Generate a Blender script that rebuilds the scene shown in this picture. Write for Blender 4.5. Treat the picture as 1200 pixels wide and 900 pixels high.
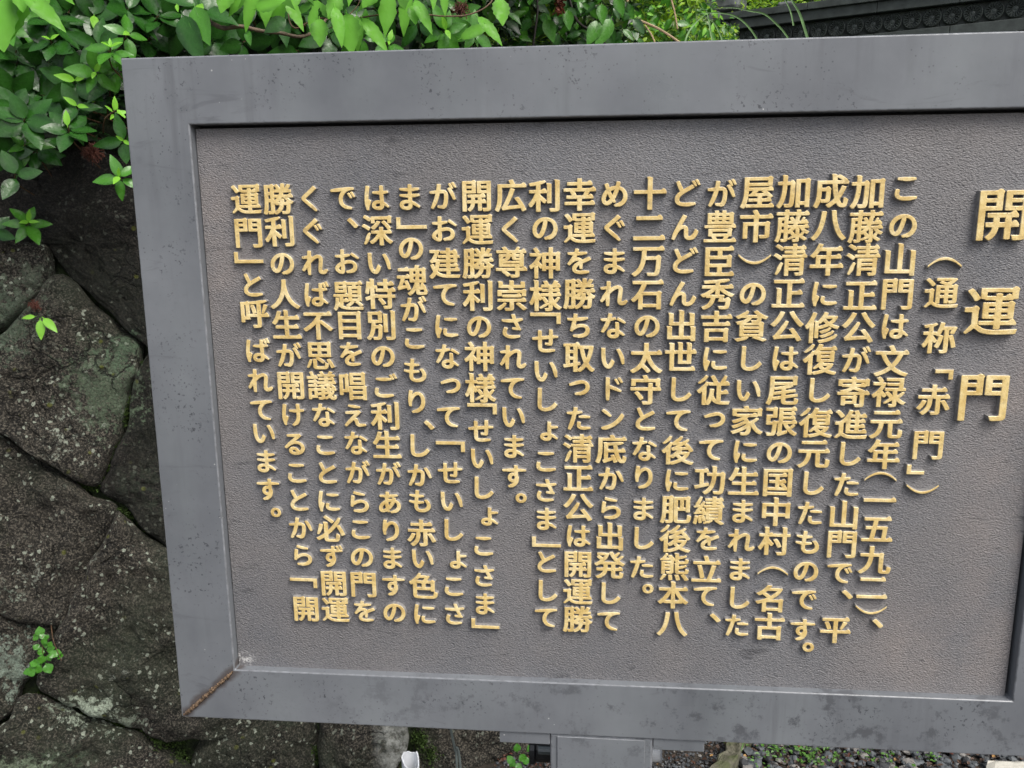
import bpy, math, random
from mathutils import Vector, Matrix, noise
from mathutils.geometry import tessellate_polygon

for o in list(bpy.data.objects):
    bpy.data.objects.remove(o)
SC = bpy.context.scene
COL = SC.collection
rnd = random.Random(7)

# ------------------------------------------------------------------ camera
CAM_R = Matrix(((0.994729, -0.009348, 0.10211), (0.10187, 0.203515, -0.973758), (-0.011678, 0.979027, 0.203394)))
CAM_P = Vector((0.01892, -0.91653, 1.49996))
cd = bpy.data.cameras.new('camera')
cam = bpy.data.objects.new('camera', cd)
COL.objects.link(cam)
cam.matrix_world = Matrix.Translation(CAM_P) @ CAM_R.to_4x4()
cd.sensor_width = 36.0
cd.lens = 36.0 * 950 / 1200
cd.clip_start = 0.05
cd.clip_end = 400
cd.dof.use_dof = True
cd.dof.focus_distance = 0.95
cd.dof.aperture_fstop = 28.0
SC.camera = cam

# ------------------------------------------------------------------ light
SUN_DIR = Vector((0.42, -0.42, 0.80)).normalized()
world = bpy.data.worlds.new('World')
SC.world = world
world.use_nodes = True
wn = world.node_tree
wn.nodes.clear()
wo = wn.nodes.new('ShaderNodeOutputWorld')
wb = wn.nodes.new('ShaderNodeBackground')
ws = wn.nodes.new('ShaderNodeTexSky')
wh = wn.nodes.new('ShaderNodeHueSaturation')
ws.sky_type = 'NISHITA'
ws.sun_disc = False
ws.sun_elevation = math.asin(SUN_DIR.z)
ws.sun_rotation = math.atan2(SUN_DIR.x, SUN_DIR.y)
ws.dust_density = 4.0
wh.inputs['Saturation'].default_value = 0.45
wn.links.new(ws.outputs[0], wh.inputs['Color'])
wn.links.new(wh.outputs[0], wb.inputs[0])
wb.inputs[1].default_value = 0.15
wn.links.new(wb.outputs[0], wo.inputs[0])
sl = bpy.data.lights.new('sun', 'SUN')
sl.energy = 1.5
sl.angle = math.radians(25)
sl.color = (1.0, 0.96, 0.9)
sun = bpy.data.objects.new('sun', sl)
COL.objects.link(sun)
sun.rotation_euler = SUN_DIR.to_track_quat('Z', 'Y').to_euler()
SC.view_settings.view_transform = 'Standard'
SC.view_settings.look = 'None'
SC.view_settings.gamma = 1.0
SC.view_settings.exposure = 0.45

# ------------------------------------------------------------------ helpers
def ray(px, py):
    return CAM_R @ Vector(((px - 600) / 950, -(py - 450) / 950, -1))
def at(px, py, depth):
    """point seen at photo pixel, `depth` metres in front of the camera"""
    return CAM_P + ray(px, py) * depth
def onY(px, py, Y):
    d = ray(px, py)
    return CAM_P + d * ((Y - CAM_P.y) / d.y)
def onZ(px, py, Z):
    d = ray(px, py)
    return CAM_P + d * ((Z - CAM_P.z) / d.z)
def pix(P):
    v = CAM_R.transposed() @ (Vector(P) - CAM_P)
    return (600 + 950 * v.x / -v.z, 450 - 950 * v.y / -v.z)

class MB:
    def __init__(s): s.v = []; s.f = []; s.m = []; s.cur = 0
    def add(s, vs, fs):
        b = len(s.v); s.v += [tuple(p) for p in vs]
        for f in fs: s.f.append(tuple(i + b for i in f)); s.m.append(s.cur)
    def box(s, lo, hi, mat=None):
        x0, y0, z0 = lo; x1, y1, z1 = hi
        vs = [(x0,y0,z0),(x1,y0,z0),(x1,y1,z0),(x0,y1,z0),(x0,y0,z1),(x1,y0,z1),(x1,y1,z1),(x0,y1,z1)]
        if mat: vs = [mat @ Vector(p) for p in vs]
        s.add(vs, [(0,3,2,1),(4,5,6,7),(0,1,5,4),(1,2,6,5),(2,3,7,6),(3,0,4,7)])
    def tube(s, pts, rad, n=8, cap=True):
        pts = [Vector(p) for p in pts]
        vs = []
        up = Vector((0.13, 0.31, 0.94))
        for i, p in enumerate(pts):
            d = (pts[min(i+1, len(pts)-1)] - pts[max(i-1, 0)]).normalized()
            a = d.cross(up)
            if a.length < .05: a = d.cross(Vector((1,0,0)))
            a.normalize(); b = d.cross(a)
            r = rad[i] if isinstance(rad, (list, tuple)) else rad
            for k in range(n):
                t = 2*math.pi*k/n
                vs.append(p + a*(math.cos(t)*r) + b*(math.sin(t)*r))
        fs = []
        for i in range(len(pts)-1):
            for k in range(n):
                k2 = (k+1) % n
                fs.append((i*n+k, i*n+k2, (i+1)*n+k2, (i+1)*n+k))
        if cap:
            fs.append(tuple(range(n))); fs.append(tuple((len(pts)-1)*n+k for k in reversed(range(n))))
        s.add(vs, fs)
    def mesh(s, name, mats, smooth=False):
        me = bpy.data.meshes.new(name)
        me.from_pydata(s.v, [], s.f)
        for m in (mats if isinstance(mats, (list, tuple)) else [mats]): me.materials.append(m)
        me.polygons.foreach_set('material_index', s.m)
        if smooth: me.polygons.foreach_set('use_smooth', [True]*len(me.polygons))
        me.update()
        return me
    def build(s, name, mats, parent=None, smooth=False, bevel=0):
        o = link(name, s.mesh(name, mats, smooth), parent)
        if bevel:
            b = o.modifiers.new('bevel', 'BEVEL'); b.width = bevel; b.segments = 2; b.limit_method = 'ANGLE'; b.angle_limit = math.radians(40)
        return o
def link(name, me, parent=None, M=None):
    o = bpy.data.objects.new(name, me)
    COL.objects.link(o)
    if M is not None: o.matrix_world = M
    if parent is not None:
        o.parent = parent
        o.matrix_parent_inverse = parent.matrix_world.inverted()
    return o
def tag(o, label=None, cat=None, group=None, kind=None):
    for k, v in (('label', label), ('category', cat), ('group', group), ('kind', kind)):
        if v: o[k] = v
    return o
def thing(name, loc, label, cat, group=None):
    o = bpy.data.objects.new(name, None)
    COL.objects.link(o)
    o.empty_display_size = .05
    o.matrix_world = Matrix.Translation(loc)
    return tag(o, label, cat, group)
def smooth_path(pts, per=6):
    pts = [Vector(p) for p in pts]; out = []
    for i in range(len(pts)-1):
        p0 = pts[max(i-1,0)]; p1 = pts[i]; p2 = pts[i+1]; p3 = pts[min(i+2, len(pts)-1)]
        for k in range(per):
            t = k/per
            out.append(.5*((2*p1)+(p2-p0)*t+(2*p0-5*p1+4*p2-p3)*t*t+(3*p1-3*p2+p3-p0)*t**3))
    out.append(pts[-1]); return out

# ------------------------------------------------------------------ materials
class NT:
    def __init__(s, name):
        s.m = bpy.data.materials.new(name); s.m.use_nodes = True
        s.t = s.m.node_tree; s.b = s.t.nodes['Principled BSDF']
        g = s.t.nodes.new('ShaderNodeNewGeometry'); s.pos = g.outputs['Position']; s.nor = g.outputs['Normal']
    def n(s, typ, ins=None, **kw):
        nd = s.t.nodes.new(typ)
        for k, v in kw.items(): setattr(nd, k, v)
        for k, v in (ins or {}).items(): s.set(nd.inputs[k], v)
        return nd
    def set(s, sock, v):
        if isinstance(v, bpy.types.NodeSocket): s.t.links.new(v, sock)
        else:
            if isinstance(v, tuple) and len(v) == 3 and sock.type == 'RGBA': v = v + (1,)
            sock.default_value = v
    def noise(s, scale, detail=4, rough=.55, vec=None, dist=0):
        return s.n('ShaderNodeTexNoise', {'Scale': scale, 'Detail': detail, 'Roughness': rough, 'Distortion': dist, 'Vector': vec or s.pos}).outputs[0]
    def voro(s, scale, feat='F1', vec=None, out=0, rand=1.0):
        return s.n('ShaderNodeTexVoronoi', {'Scale': scale, 'Vector': vec or s.pos, 'Randomness': rand}, feature=feat).outputs[out]
    def ramp(s, f, stops):
        r = s.n('ShaderNodeValToRGB', {'Fac': f}); e = r.color_ramp.elements
        while len(e) < len(stops): e.new(.5)
        for k, (p, c) in zip(e, stops):
            k.position = p; k.color = (c, c, c, 1) if not isinstance(c, tuple) else c + (1,)
        return r.outputs[0]
    def mix(s, f, a, b, typ='MIX'):
        r = s.n('ShaderNodeMix', data_type='RGBA', blend_type=typ)
        s.set(r.inputs[0], f); s.set(r.inputs[6], a); s.set(r.inputs[7], b); return r.outputs[2]
    def math(s, op, a, b=0.0, clamp=False):
        r = s.n('ShaderNodeMath', operation=op); r.use_clamp = clamp
        s.set(r.inputs[0], a); s.set(r.inputs[1], b); return r.outputs[0]
    def maprange(s, v, a, b, c=0.0, d=1.0):
        return s.n('ShaderNodeMapRange', {0: v, 1: a, 2: b, 3: c, 4: d}).outputs[0]
    def bump(s, h, strength=.5, dist=.01, nrm=None):
        i = {'Height': h, 'Strength': strength, 'Distance': dist}
        if nrm: i['Normal'] = nrm
        return s.n('ShaderNodeBump', i).outputs[0]
    def near(s, P, r0, r1, scale=(1, 1, 1)):
        """1 close to the point P, 0 beyond r1"""
        d = s.n('ShaderNodeVectorMath', {0: s.pos, 1: tuple(P)}, operation='SUBTRACT').outputs[0]
        d = s.n('ShaderNodeVectorMath', {0: d, 1: scale}, operation='MULTIPLY').outputs[0]
        l = s.n('ShaderNodeVectorMath', {0: d}, operation='LENGTH').outputs['Value']
        return s.maprange(l, r0, r1, 1.0, 0.0)
    def end(s, col=None, rough=None, normal=None, metal=None, spec=None):
        if col is not None: s.set(s.b.inputs['Base Color'], col)
        if rough is not None: s.set(s.b.inputs['Roughness'], rough)
        if normal is not None: s.set(s.b.inputs['Normal'], normal)
        if metal is not None: s.set(s.b.inputs['Metallic'], metal)
        if spec is not None: s.set(s.b.inputs['Specular IOR Level'], spec)
        return s.m

# painted steel frame
def frame_mat():
    t = NT('frame_paint')
    big = t.ramp(t.noise(5, 5, .6), [(.3, (.128, .137, .152)), (.7, (.215, .228, .245))])
    st = t.n('ShaderNodeMapping', {'Vector': t.pos, 'Scale': (14, 14, 3)}).outputs[0]
    c = t.mix(t.ramp(t.noise(1, 5, .6, st), [(.45, 0.), (.75, .35)]), big, (.23, .255, .26))
    speck = t.math('MULTIPLY', t.ramp(t.noise(240, 3, .6), [(.60, 0.), (.66, 1.)]), t.ramp(t.noise(8, 4, .7), [(.50, 0.), (.62, 1.)]))
    c = t.mix(t.math('MULTIPLY', speck, .8), c, (.05, .052, .06))
    dots = t.math('MULTIPLY', t.ramp(t.voro(150), [(.10, 1.), (.16, 0.)]), t.ramp(t.noise(11, 2), [(.5, 0.), (.6, 1.)]))
    c = t.mix(t.math('MULTIPLY', dots, .6), c, (.045, .047, .055))
    wht = t.math('MULTIPLY', t.ramp(t.voro(75), [(.055, 1.), (.08, 0.)]), t.ramp(t.noise(9, 2), [(.6, 0.), (.66, 1.)]))
    c = t.mix(wht, c, (.6, .6, .58))
    smear = t.ramp(t.noise(16, 5, .6, t.n('ShaderNodeMapping', {'Vector': t.pos, 'Rotation': (0, .5, 0), 'Scale': (.5, 1, 2.2)}).outputs[0], 1.5), [(.62, 0.), (.72, .4)])
    c = t.mix(smear, c, (.09, .093, .105))
    # rust round the bottom left mitre
    A = Vector((-.5183, 0, .8592)); B = Vector((-.4396, 0, .9312)); d = (B - A).normalized(); nn = Vector((-d.z, 0, d.x))
    dd = t.n('ShaderNodeVectorMath', {0: t.pos, 1: tuple(nn)}, operation='DOT_PRODUCT').outputs['Value']
    dd = t.math('ABSOLUTE', t.math('SUBTRACT', dd, A.dot(nn)))
    dd = t.math('ADD', dd, t.math('MULTIPLY', t.math('SUBTRACT', t.noise(60, 4), .5), .016))
    mk = t.math('MULTIPLY', t.maprange(dd, .0045, .0100, 1., 0.), t.near((-.479, -.011, .895), .06, .07))
    c = t.mix(t.math('MULTIPLY', mk, .8), c, (.075, .060, .055))
    c = t.mix(t.math('MULTIPLY', t.ramp(t.noise(34, 5, .75), [(.54, 0.), (.62, 1.)]), t.near((.25, -.011, .90), .05, .45, (.6, 1, 4.))), c, (.095, .10, .11))
    strk = t.n('ShaderNodeMapping', {'Vector': t.pos, 'Scale': (60, 60, 5)}).outputs[0]
    c = t.mix(t.math('MULTIPLY', t.ramp(t.noise(1, 4, .6, strk), [(.52, 0.), (.72, .5)]), t.ramp(t.noise(6, 2), [(.45, 0.), (.6, 1.)])), c, (.10, .105, .115))
    rough = t.maprange(t.noise(9, 5, .65), .3, .7, .26, .60)
    n = t.bump(t.noise(60, 4), .10, .002)
    n = t.bump(speck, .25, -.0006, n)
    return t.end(c, rough, n, spec=.5)

def plaque_mat():
    t = NT('cast_plaque_ground')
    m = t.n('ShaderNodeMapping', {'Vector': t.pos, 'Rotation': (0, .65, 0), 'Scale': (.62, 1, 1.25)}).outputs[0]
    g1 = t.noise(640, 2, .5, m, .4)
    g2 = t.noise(310, 3, .6, m)
    h = t.math('ADD', t.math('MULTIPLY', g1, .8), t.math('MULTIPLY', g2, .5))
    base = t.ramp(t.noise(5.5, 5, .6), [(.3, (.125, .130, .145)), (.68, (.205, .206, .218))])
    c = t.mix(t.ramp(t.noise(3.3, 4, .6), [(.44, 0.), (.66, .7)]), base, (.235, .213, .203))
    edge = t.math('MAXIMUM', t.near((.43, 0, .99), .02, .16, (1, 1, 1.6)), t.near((-.43, 0, 1.50), .02, .09, (1.3, 1, .5)))
    edge = t.math('MAXIMUM', edge, t.near((.50, 0, 1.2), .03, .09, (1., 1, .25)))
    c = t.mix(t.math('MULTIPLY', edge, t.ramp(t.noise(15, 4), [(.35, .1), (.65, .75)])), c, (.33, .28, .255))
    c = t.mix(t.math('MULTIPLY', t.ramp(h, [(.56, 0.), (.80, 1.)]), .55), c, (.24, .23, .225))
    c = t.mix(t.math('MULTIPLY', t.ramp(h, [(.45, 1.), (.62, 0.)]), .35), c, (.035, .036, .042))
    smear = t.math('MULTIPLY', t.ramp(t.noise(36, 3, .6, t.n('ShaderNodeMapping', {'Vector': t.pos, 'Scale': (.45, 1, 1.6), 'Rotation': (0, .2, 0)}).outputs[0], 1.), [(.64, 0.), (.72, 1.)]), .5)
    c = t.mix(smear, c, (.04, .04, .046))
    spot = t.math('MULTIPLY', t.near((-.431, 0, .941), .004, .015, (.8, 1, 1.2)), t.ramp(t.noise(160, 4, .7), [(.46, 0.), (.56, 1.)]))
    c = t.mix(spot, c, (.62, .61, .6))
    n = t.bump(h, 1., .0026)
    return t.end(c, t.maprange(g2, .3, .7, .34, .55), n, spec=.5)

def gold_mat():
    t = NT('gold_paint')
    c = t.ramp(t.noise(60, 4, .6), [(.32, (.68, .47, .16)), (.5, (.84, .63, .26)), (.68, (.97, .79, .42))])
    chip = t.ramp(t.noise(420, 3, .6), [(.66, 0.), (.73, 1.)])
    c = t.mix(t.ramp(t.noise(130, 4, .7), [(.52, 0.), (.72, .55)]), c, (.36, .26, .13))
    c = t.mix(chip, c, (.20, .15, .09))
    return t.end(c, t.maprange(t.noise(200, 3), .35, .65, .22, .5), t.bump(t.noise(500, 3), .4, .0010), spec=.7)
def bronze_mat():
    t = NT('letter_side')
    c = t.ramp(t.noise(300, 3), [(.3, (.16, .155, .155)), (.7, (.34, .325, .31))])
    return t.end(c, .38, t.bump(t.noise(500, 3), .4, .0006), spec=.6)

def simple(name, col, rough=.5, var=.25, scale=30, bump=.2, bd=.003, metal=0., spec=.5):
    t = NT(name)
    lo = tuple(x*(1-var) for x in col); hi = tuple(min(1, x*(1+var)) for x in col)
    c = t.ramp(t.noise(scale, 5, .6), [(.3, lo), (.7, hi)])
    return t.end(c, rough, t.bump(t.noise(scale*3, 4), bump, bd), metal, spec)

def rock_mat(name, dark=1.0, lichen=1.0, light=None):
    t = NT(name)
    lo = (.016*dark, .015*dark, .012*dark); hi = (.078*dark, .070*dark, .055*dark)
    c = t.ramp(t.noise(9, 8, .65), [(.32, lo), (.68, hi)])
    gr = t.noise(110, 7, .78)
    c = t.mix(t.ramp(gr, [(.44, .9), (.52, 0.)]), c, (.009, .009, .008))
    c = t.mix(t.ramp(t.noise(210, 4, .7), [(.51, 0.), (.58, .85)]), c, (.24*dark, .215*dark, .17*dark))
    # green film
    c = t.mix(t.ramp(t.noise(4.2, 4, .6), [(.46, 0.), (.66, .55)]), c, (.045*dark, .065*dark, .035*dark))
    if lichen > 0:
        zone = t.ramp(t.noise(7.5, 3, .6), [(.42, 0.), (.50, 1.)])
        v = t.n('ShaderNodeVectorMath', {0: t.pos, 1: t.n('ShaderNodeVectorMath', {0: t.n('ShaderNodeTexNoise', {'Scale': 90.0, 'Vector': t.pos}).outputs['Color'], 'Scale': .012}, operation='SCALE').outputs[0]}, operation='ADD').outputs[0]
        dots = t.ramp(t.math('ADD', t.voro(62, vec=v), t.math('MULTIPLY', t.math('SUBTRACT', t.noise(190, 3), .5), .5)), [(.24, 1.), (.29, 0.)])
        sel = t.ramp(t.n('ShaderNodeSeparateColor', {0: t.voro(62, vec=v, out=1)}).outputs[0], [(.42, 0.), (.46, 1.)])
        k = t.math('MULTIPLY', t.math('MULTIPLY', dots, sel), zone)
        c = t.mix(t.math('MULTIPLY', k, .85*lichen), c, (.50, .55, .44))
        pz = t.math('MULTIPLY', t.ramp(t.noise(3.1, 2), [(.58, 0.), (.68, 1.)]), t.ramp(t.noise(70, 4, .7), [(.45, 0.), (.56, 1.)]))
        c = t.mix(t.math('MULTIPLY', pz, .6*lichen), c, (.17, .24, .15))
        for (a, b, r0, r1, sc, col, thr) in LICHEN:
            P = wallpt(a, b, .02)
            m = t.math('ADD', t.near(P, r0*.5, r1*1.25, sc), t.math('MULTIPLY', t.math('SUBTRACT', t.noise(48, 7, .78), thr+.10), 4.2))
            m = t.math('MULTIPLY', t.ramp(m, [(.46, 0.), (.60, 1.)]), t.near(P, r1*1.1, r1*1.25, sc))
            c = t.mix(t.math('MULTIPLY', t.math('MULTIPLY', m, t.ramp(t.noise(170, 4, .7), [(.40, .35), (.58, 1.)])), .85), c, col)
        yd = t.math('MULTIPLY', t.ramp(t.voro(21), [(.10, 1.), (.15, 0.)]), t.ramp(t.noise(5, 2), [(.5, 0.), (.6, 1.)]))
        c = t.mix(t.math('MULTIPLY', yd, .7), c, (.20, .22, .03))
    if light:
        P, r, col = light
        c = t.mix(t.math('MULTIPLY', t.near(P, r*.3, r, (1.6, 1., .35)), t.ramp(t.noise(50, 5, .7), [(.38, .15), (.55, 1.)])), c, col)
    h = t.math('ADD', t.math('MULTIPLY', t.noise(34, 9, .72), 1.0), t.math('MULTIPLY', gr, .55))
    crack = t.math('MULTIPLY', t.ramp(t.voro(7.5, 'DISTANCE_TO_EDGE', vec=t.n('ShaderNodeVectorMath', {0: t.pos, 1: t.n('ShaderNodeVectorMath', {0: t.n('ShaderNodeTexNoise', {'Scale': 9.0, 'Detail': 6.0, 'Vector': t.pos}).outputs['Color'], 'Scale': .16}, operation='SCALE').outputs[0]}, operation='ADD').outputs[0]), [(.004, 1.), (.018, 0.)]), t.ramp(t.noise(5, 3), [(.48, 0.), (.6, 1.)]))
    c = t.mix(t.math('MULTIPLY', crack, .75), c, (.006, .006, .005))
    h = t.math('SUBTRACT', h, t.math('MULTIPLY', crack, .5))
    return t.end(c, t.maprange(t.noise(60, 5, .7), .3, .7, .32, .85), t.bump(h, 1., .022), spec=.35)

def leaf_mat(name, dark, lite, rough=.32, trans=.25, spec=.5, tip=None):
    t = NT(name)
    oi = t.n('ShaderNodeObjectInfo').outputs['Random']
    c = t.mix(oi, dark, lite)
    c = t.mix(t.ramp(t.noise(14, 2), [(.35, 0.), (.65, .6)]), c, tuple((a+b)/2*1.25 for a, b in zip(dark, lite)))
    uv = t.n('ShaderNodeTexCoord').outputs['Object']
    sx = t.n('ShaderNodeSeparateXYZ', {0: uv})
    # side veins, in the leaf's own space
    ay = t.math('ABSOLUTE', sx.outputs[1])
    w = t.math('SINE', t.math('MULTIPLY', t.math('SUBTRACT', sx.outputs[0], t.math('MULTIPLY', ay, .8)), 62.))
    vein = t.ramp(w, [(.80, 0.), (.98, 1.)])
    mid = t.ramp(ay, [(.006, 1.), (.016, 0.)])
    c = t.mix(t.math('MULTIPLY', t.math('MAXIMUM', t.math('MULTIPLY', vein, .4), mid), .5), c, tuple(min(1, x*1.9) for x in lite))
    nrm = t.bump(t.math('ADD', t.math('MULTIPLY', w, -.5), t.math('MULTIPLY', t.noise(45, 2), 1.5)), .55, .0018)
    t.end(c, t.maprange(t.noise(90, 3), .35, .65, rough*.7, rough*1.7), nrm, spec=spec)
    tr = t.n('ShaderNodeBsdfTranslucent', {'Color': c})
    mx = t.n('ShaderNodeMixShader', {0: trans, 1: t.b.outputs[0], 2: tr.outputs[0]})
    t.t.links.new(mx.outputs[0], t.t.nodes['Material Output'].inputs[0])
    return t.m

# ------------------------------------------------------------------ the wall plane
WO = Vector((-.15, 1.12, 0))
WA = Vector((-math.cos(math.radians(20)), -math.sin(math.radians(20)), 0))     # leftwards along the wall
WIN = Vector((-math.sin(math.radians(20)), math.cos(math.radians(20)), 0))     # into the wall
WB = (Vector((0, 0, 1)) + WIN*.17).normalized()
WN = (-WIN + Vector((0, 0, .17))).normalized()                                # out of the wall
def wall_st(px, py):
    d = ray(px, py)
    k = (WO - CAM_P).dot(WN) / d.dot(WN)
    P = CAM_P + d*k - WO
    return P.dot(WA), P.dot(WB)
def wallpt(px, py, out=0.):
    s, t = wall_st(px, py)
    return WO + WA*s + WB*t + WN*out
LICHEN = [  # pixel, radii (m), anisotropy, colour, threshold
    (108, 828, .02, .085, (1, 1, 1.7), (.62, .72, .56), .42), (75, 822, .01, .05, (1, 1, 1.5), (.42, .50, .38), .44),
    (150, 845, .01, .07, (1, 1, 2.), (.42, .50, .38), .44),
    (20, 895, .03, .10, (1, 1, 1.6), (.36, .45, .30), .42), (125, 455, .04, .12, (1, 1, .8), (.15, .21, .13), .42),
    (85, 500, .04, .16, (1, 1, 1.), (.40, .44, .36), .56), (145, 410, .02, .06, (1, 1, 1.), (.13, .20, .12), .42),
    (15, 375, .03, .10, (1, 1, .7), (.13, .18, .12), .42), (40, 330, .03, .10, (1, 1, 1), (.14, .17, .12), .47), (15, 775, .02, .08, (1, 1, .6), (.36, .45, .36), .46),
    (150, 775, .04, .11, (1, 1, .8), (.46, .50, .42), .57), (40, 670, .03, .11, (1, 1, 1), (.46, .50, .42), .56), (75, 520, .03, .10, (1, 1, 1), (.48, .52, .42), .52),
    (8, 700, .03, .12, (1, 1, 1), (.35, .42, .33), .56)]

def stone(poly, out, mat, parent, seed, depth=.045, N=88, K=24, tilt=(0, 0)):
    rr = random.Random(seed)
    P = smooth_path([Vector((a, b, 0)) for a, b in poly + poly[:1]], 10)[:-1]
    L = [0]
    for i in range(len(P)): L.append(L[-1] + (P[(i+1) % len(P)] - P[i]).length)
    ring = []
    j = 0
    for k in range(N):
        s = L[-1]*k/N
        while L[j+1] < s: j += 1
        u = (s-L[j])/max(1e-9, L[j+1]-L[j])
        ring.append(P[j].lerp(P[(j+1) % len(P)], u))
    c = sum(ring, Vector())/N
    vs = []; fs = []
    Rm = sum((q-c).length for q in ring)/N
    ring = [q+(q-c).normalized()*.006 for q in ring]
    for i in range(K+1):
        r = 1-(i/K)**1.25 if i < K else 0
        if i == K: r = 0
        for k in range(N if i < K else 1):
            q = c.lerp(ring[k], r)
            e = noise.noise(Vector((q.x*14, q.y*14, seed*3.1)))*.018*(r**2)
            dirv = (q-c)
            if dirv.length > 1e-6: q = q + dirv.normalized()*e
            edge = (1-r)*Rm
            h = out + depth*(1-math.exp(-edge/.006)) - depth*.75 + .006*(1-r*r)
            w = Vector((q.x*1., q.y*1., seed*1.7))
            h += .020*noise.fractal(w*5.5, .9, 2., 4) + .012*noise.fractal(w*30, .6, 2.1, 6)
            # broken facets
            cv = noise.voronoi(w*7.0)[0]
            h += .040*(cv[0]-.35)
            h += tilt[0]*(q.x-c.x) + tilt[1]*(q.y-c.y)
            vs.append(WO + WA*q.x + WB*q.y + WN*h)
    for i in range(K-1):
        for k in range(N):
            k2 = (k+1) % N
            fs.append((i*N+k, i*N+k2, (i+1)*N+k2, (i+1)*N+k))
    for k in range(N): fs.append(((K-1)*N+k, (K-1)*N+(k+1) % N, K*N))
    m = MB(); m.add(vs, [f[::-1] for f in fs])
    return m.build('stone', mat, parent, smooth=True)

# ------------------------------------------------------------------ the sign
M_frame = frame_mat(); M_edge_glint = simple('edge_glint', (.20, .21, .225), .32, .3, 90, .3, .001); M_plaque = plaque_mat(); M_gold = gold_mat(); M_side = bronze_mat()  # bevel faces get their own tone, standing in for sky glint along the edges
sign = thing('information_sign', Vector((.03, .04, 0)), 'grey steel framed cast notice board with raised gold Japanese lettering on a square post', 'sign')
OUT = [(-.5088, 1.6762), (.5795, 1.6731), (.5835, .8665), (-.5183, .8592)]
INN = [(-.4355, 1.6037), (.5045, 1.6002), (.5073, .9379), (-.4396, .9312)]
FY0, FY1 = -.011, .030
m = MB()
vs = []
for ring, y in ((OUT, FY0), (INN, FY0), (INN, FY1), (OUT, FY1)):
    vs += [(x, y, z) for x, z in ring]
fs = []
for r in range(4):
    for i in range(4):
        j = (i+1) % 4; a = r*4; b = ((r+1) % 4)*4
        fs.append((a+i, b+i, b+j, a+j))
m.add(vs, fs)
fo = m.build('frame', [M_frame, M_edge_glint], sign, bevel=.0017)
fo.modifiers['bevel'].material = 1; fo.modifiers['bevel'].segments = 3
# back sheet of the plaque with its cast ground
m = MB()
q = [(x + (-.0042 if x > 0 else .0012), z + (-.0036 if z > 1.2 else -.003)) for x, z in INN]
m.add([(x, 0, z) for x, z in q] + [(x, .012, z) for x, z in q], [(0, 3, 2, 1), (4, 5, 6, 7), (0, 1, 5, 4), (1, 2, 6, 5), (2, 3, 7, 6), (3, 0, 4, 7)])
plaque = m.build('plaque', M_plaque, sign)
m = MB(); m.box((-.46, .0135, .90), (.53, .0285, 1.63)); m.build('gap_shade_sheet', simple('gap_shade', (.03, .03, .033), .7), sign)  # dark colour puts in the shadow band between plaque and frame
# weld bead on the lower left mitre
M_rust = simple('rusty_weld', (.24, .16, .10), .4, .8, 330, 1., .003, .3)
m = MB(); pts = []; rad = []
for k in range(61):
    u = k/60; rr = random.Random(k)
    pts.append((-.5150+.0730*u+rr.uniform(-.0006, .0006), FY0-.0003, .8617+.0670*u+rr.uniform(-.0006, .0006)))
    rad.append((.0024+.0008*math.sin(k*2.1)+rr.uniform(-.0008, .0009))*(1 if 3 < k < 58 else .5))
m.tube(pts, rad, 8); m.build('weld_bead', M_rust, sign, smooth=True)

# glyphs: outlines from the built in font, thickened and given brush terminals
def outlines(ch):
    cu = bpy.data.curves.new('t', 'FONT'); cu.body = ch
    o = bpy.data.objects.new('t', cu); COL.objects.link(o)
    dg = bpy.context.evaluated_depsgraph_get()
    c = o.to_curve(dg); res = []
    for sp in c.splines:
        bp = sp.bezier_points; n = len(bp); pl = []
        for i in range(n):
            a = bp[i]; b = bp[(i+1) % n]
            p0, p1, p2, p3 = a.co, a.handle_right, b.handle_left, b.co
            ch_ = (p3-p0).length
            bend = 0 if ch_ < 1e-6 else max(abs((p1-p0).cross(p3-p0).z), abs((p2-p0).cross(p3-p0).z))/ch_
            k = 1 if bend < .002 else (6 if ch_ > .12 else 4 if ch_ > .04 else 2)
            for s in range(k):
                t = s/k; u = 1-t
                pl.append((p0*u**3+p1*3*u*u*t+p2*3*u*t*t+p3*t**3).to_2d())
        q = []
        for p in pl:
            if not q or (p-q[-1]).length > .002: q.append(p)
        if len(q) > 2 and (q[0]-q[-1]).length < .002: q.pop()
        if len(q) > 2: res.append(q)
    o.to_curve_clear(); bpy.data.objects.remove(o); bpy.data.curves.remove(cu)
    return res
def area(p): return .5*sum(p[i].x*p[(i+1) % len(p)].y-p[(i+1) % len(p)].x*p[i].y for i in range(len(p)))
def offset(p, ax, ay):
    n = len(p); out = []
    E_ = []
    for i in range(n):
        d = (p[(i+1) % n]-p[i]).normalized(); nm = Vector((d.y, -d.x))
        E_.append((d, nm, math.hypot(ax*nm.x, ay*nm.y)*(1 if ax >= 0 else -1)))
    for i in range(n):
        d0, n0, a0 = E_[i-1]; d1, n1, a1 = E_[i]
        cr = d0.x*d1.y-d0.y*d1.x
        if abs(cr) < .15:
            out.append(p[i]+(n0+n1).normalized()*((a0+a1)/2)); continue
        A = p[i]+n0*a0; B = p[i]+n1*a1
        t = ((B.x-A.x)*d1.y-(B.y-A.y)*d1.x)/cr
        X = A+d0*t
        lim = 2.2*max(abs(a0), abs(a1))
        if (X-p[i]).length > lim: X = p[i]+(X-p[i]).normalized()*lim
        out.append(X)
    return out
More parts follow.
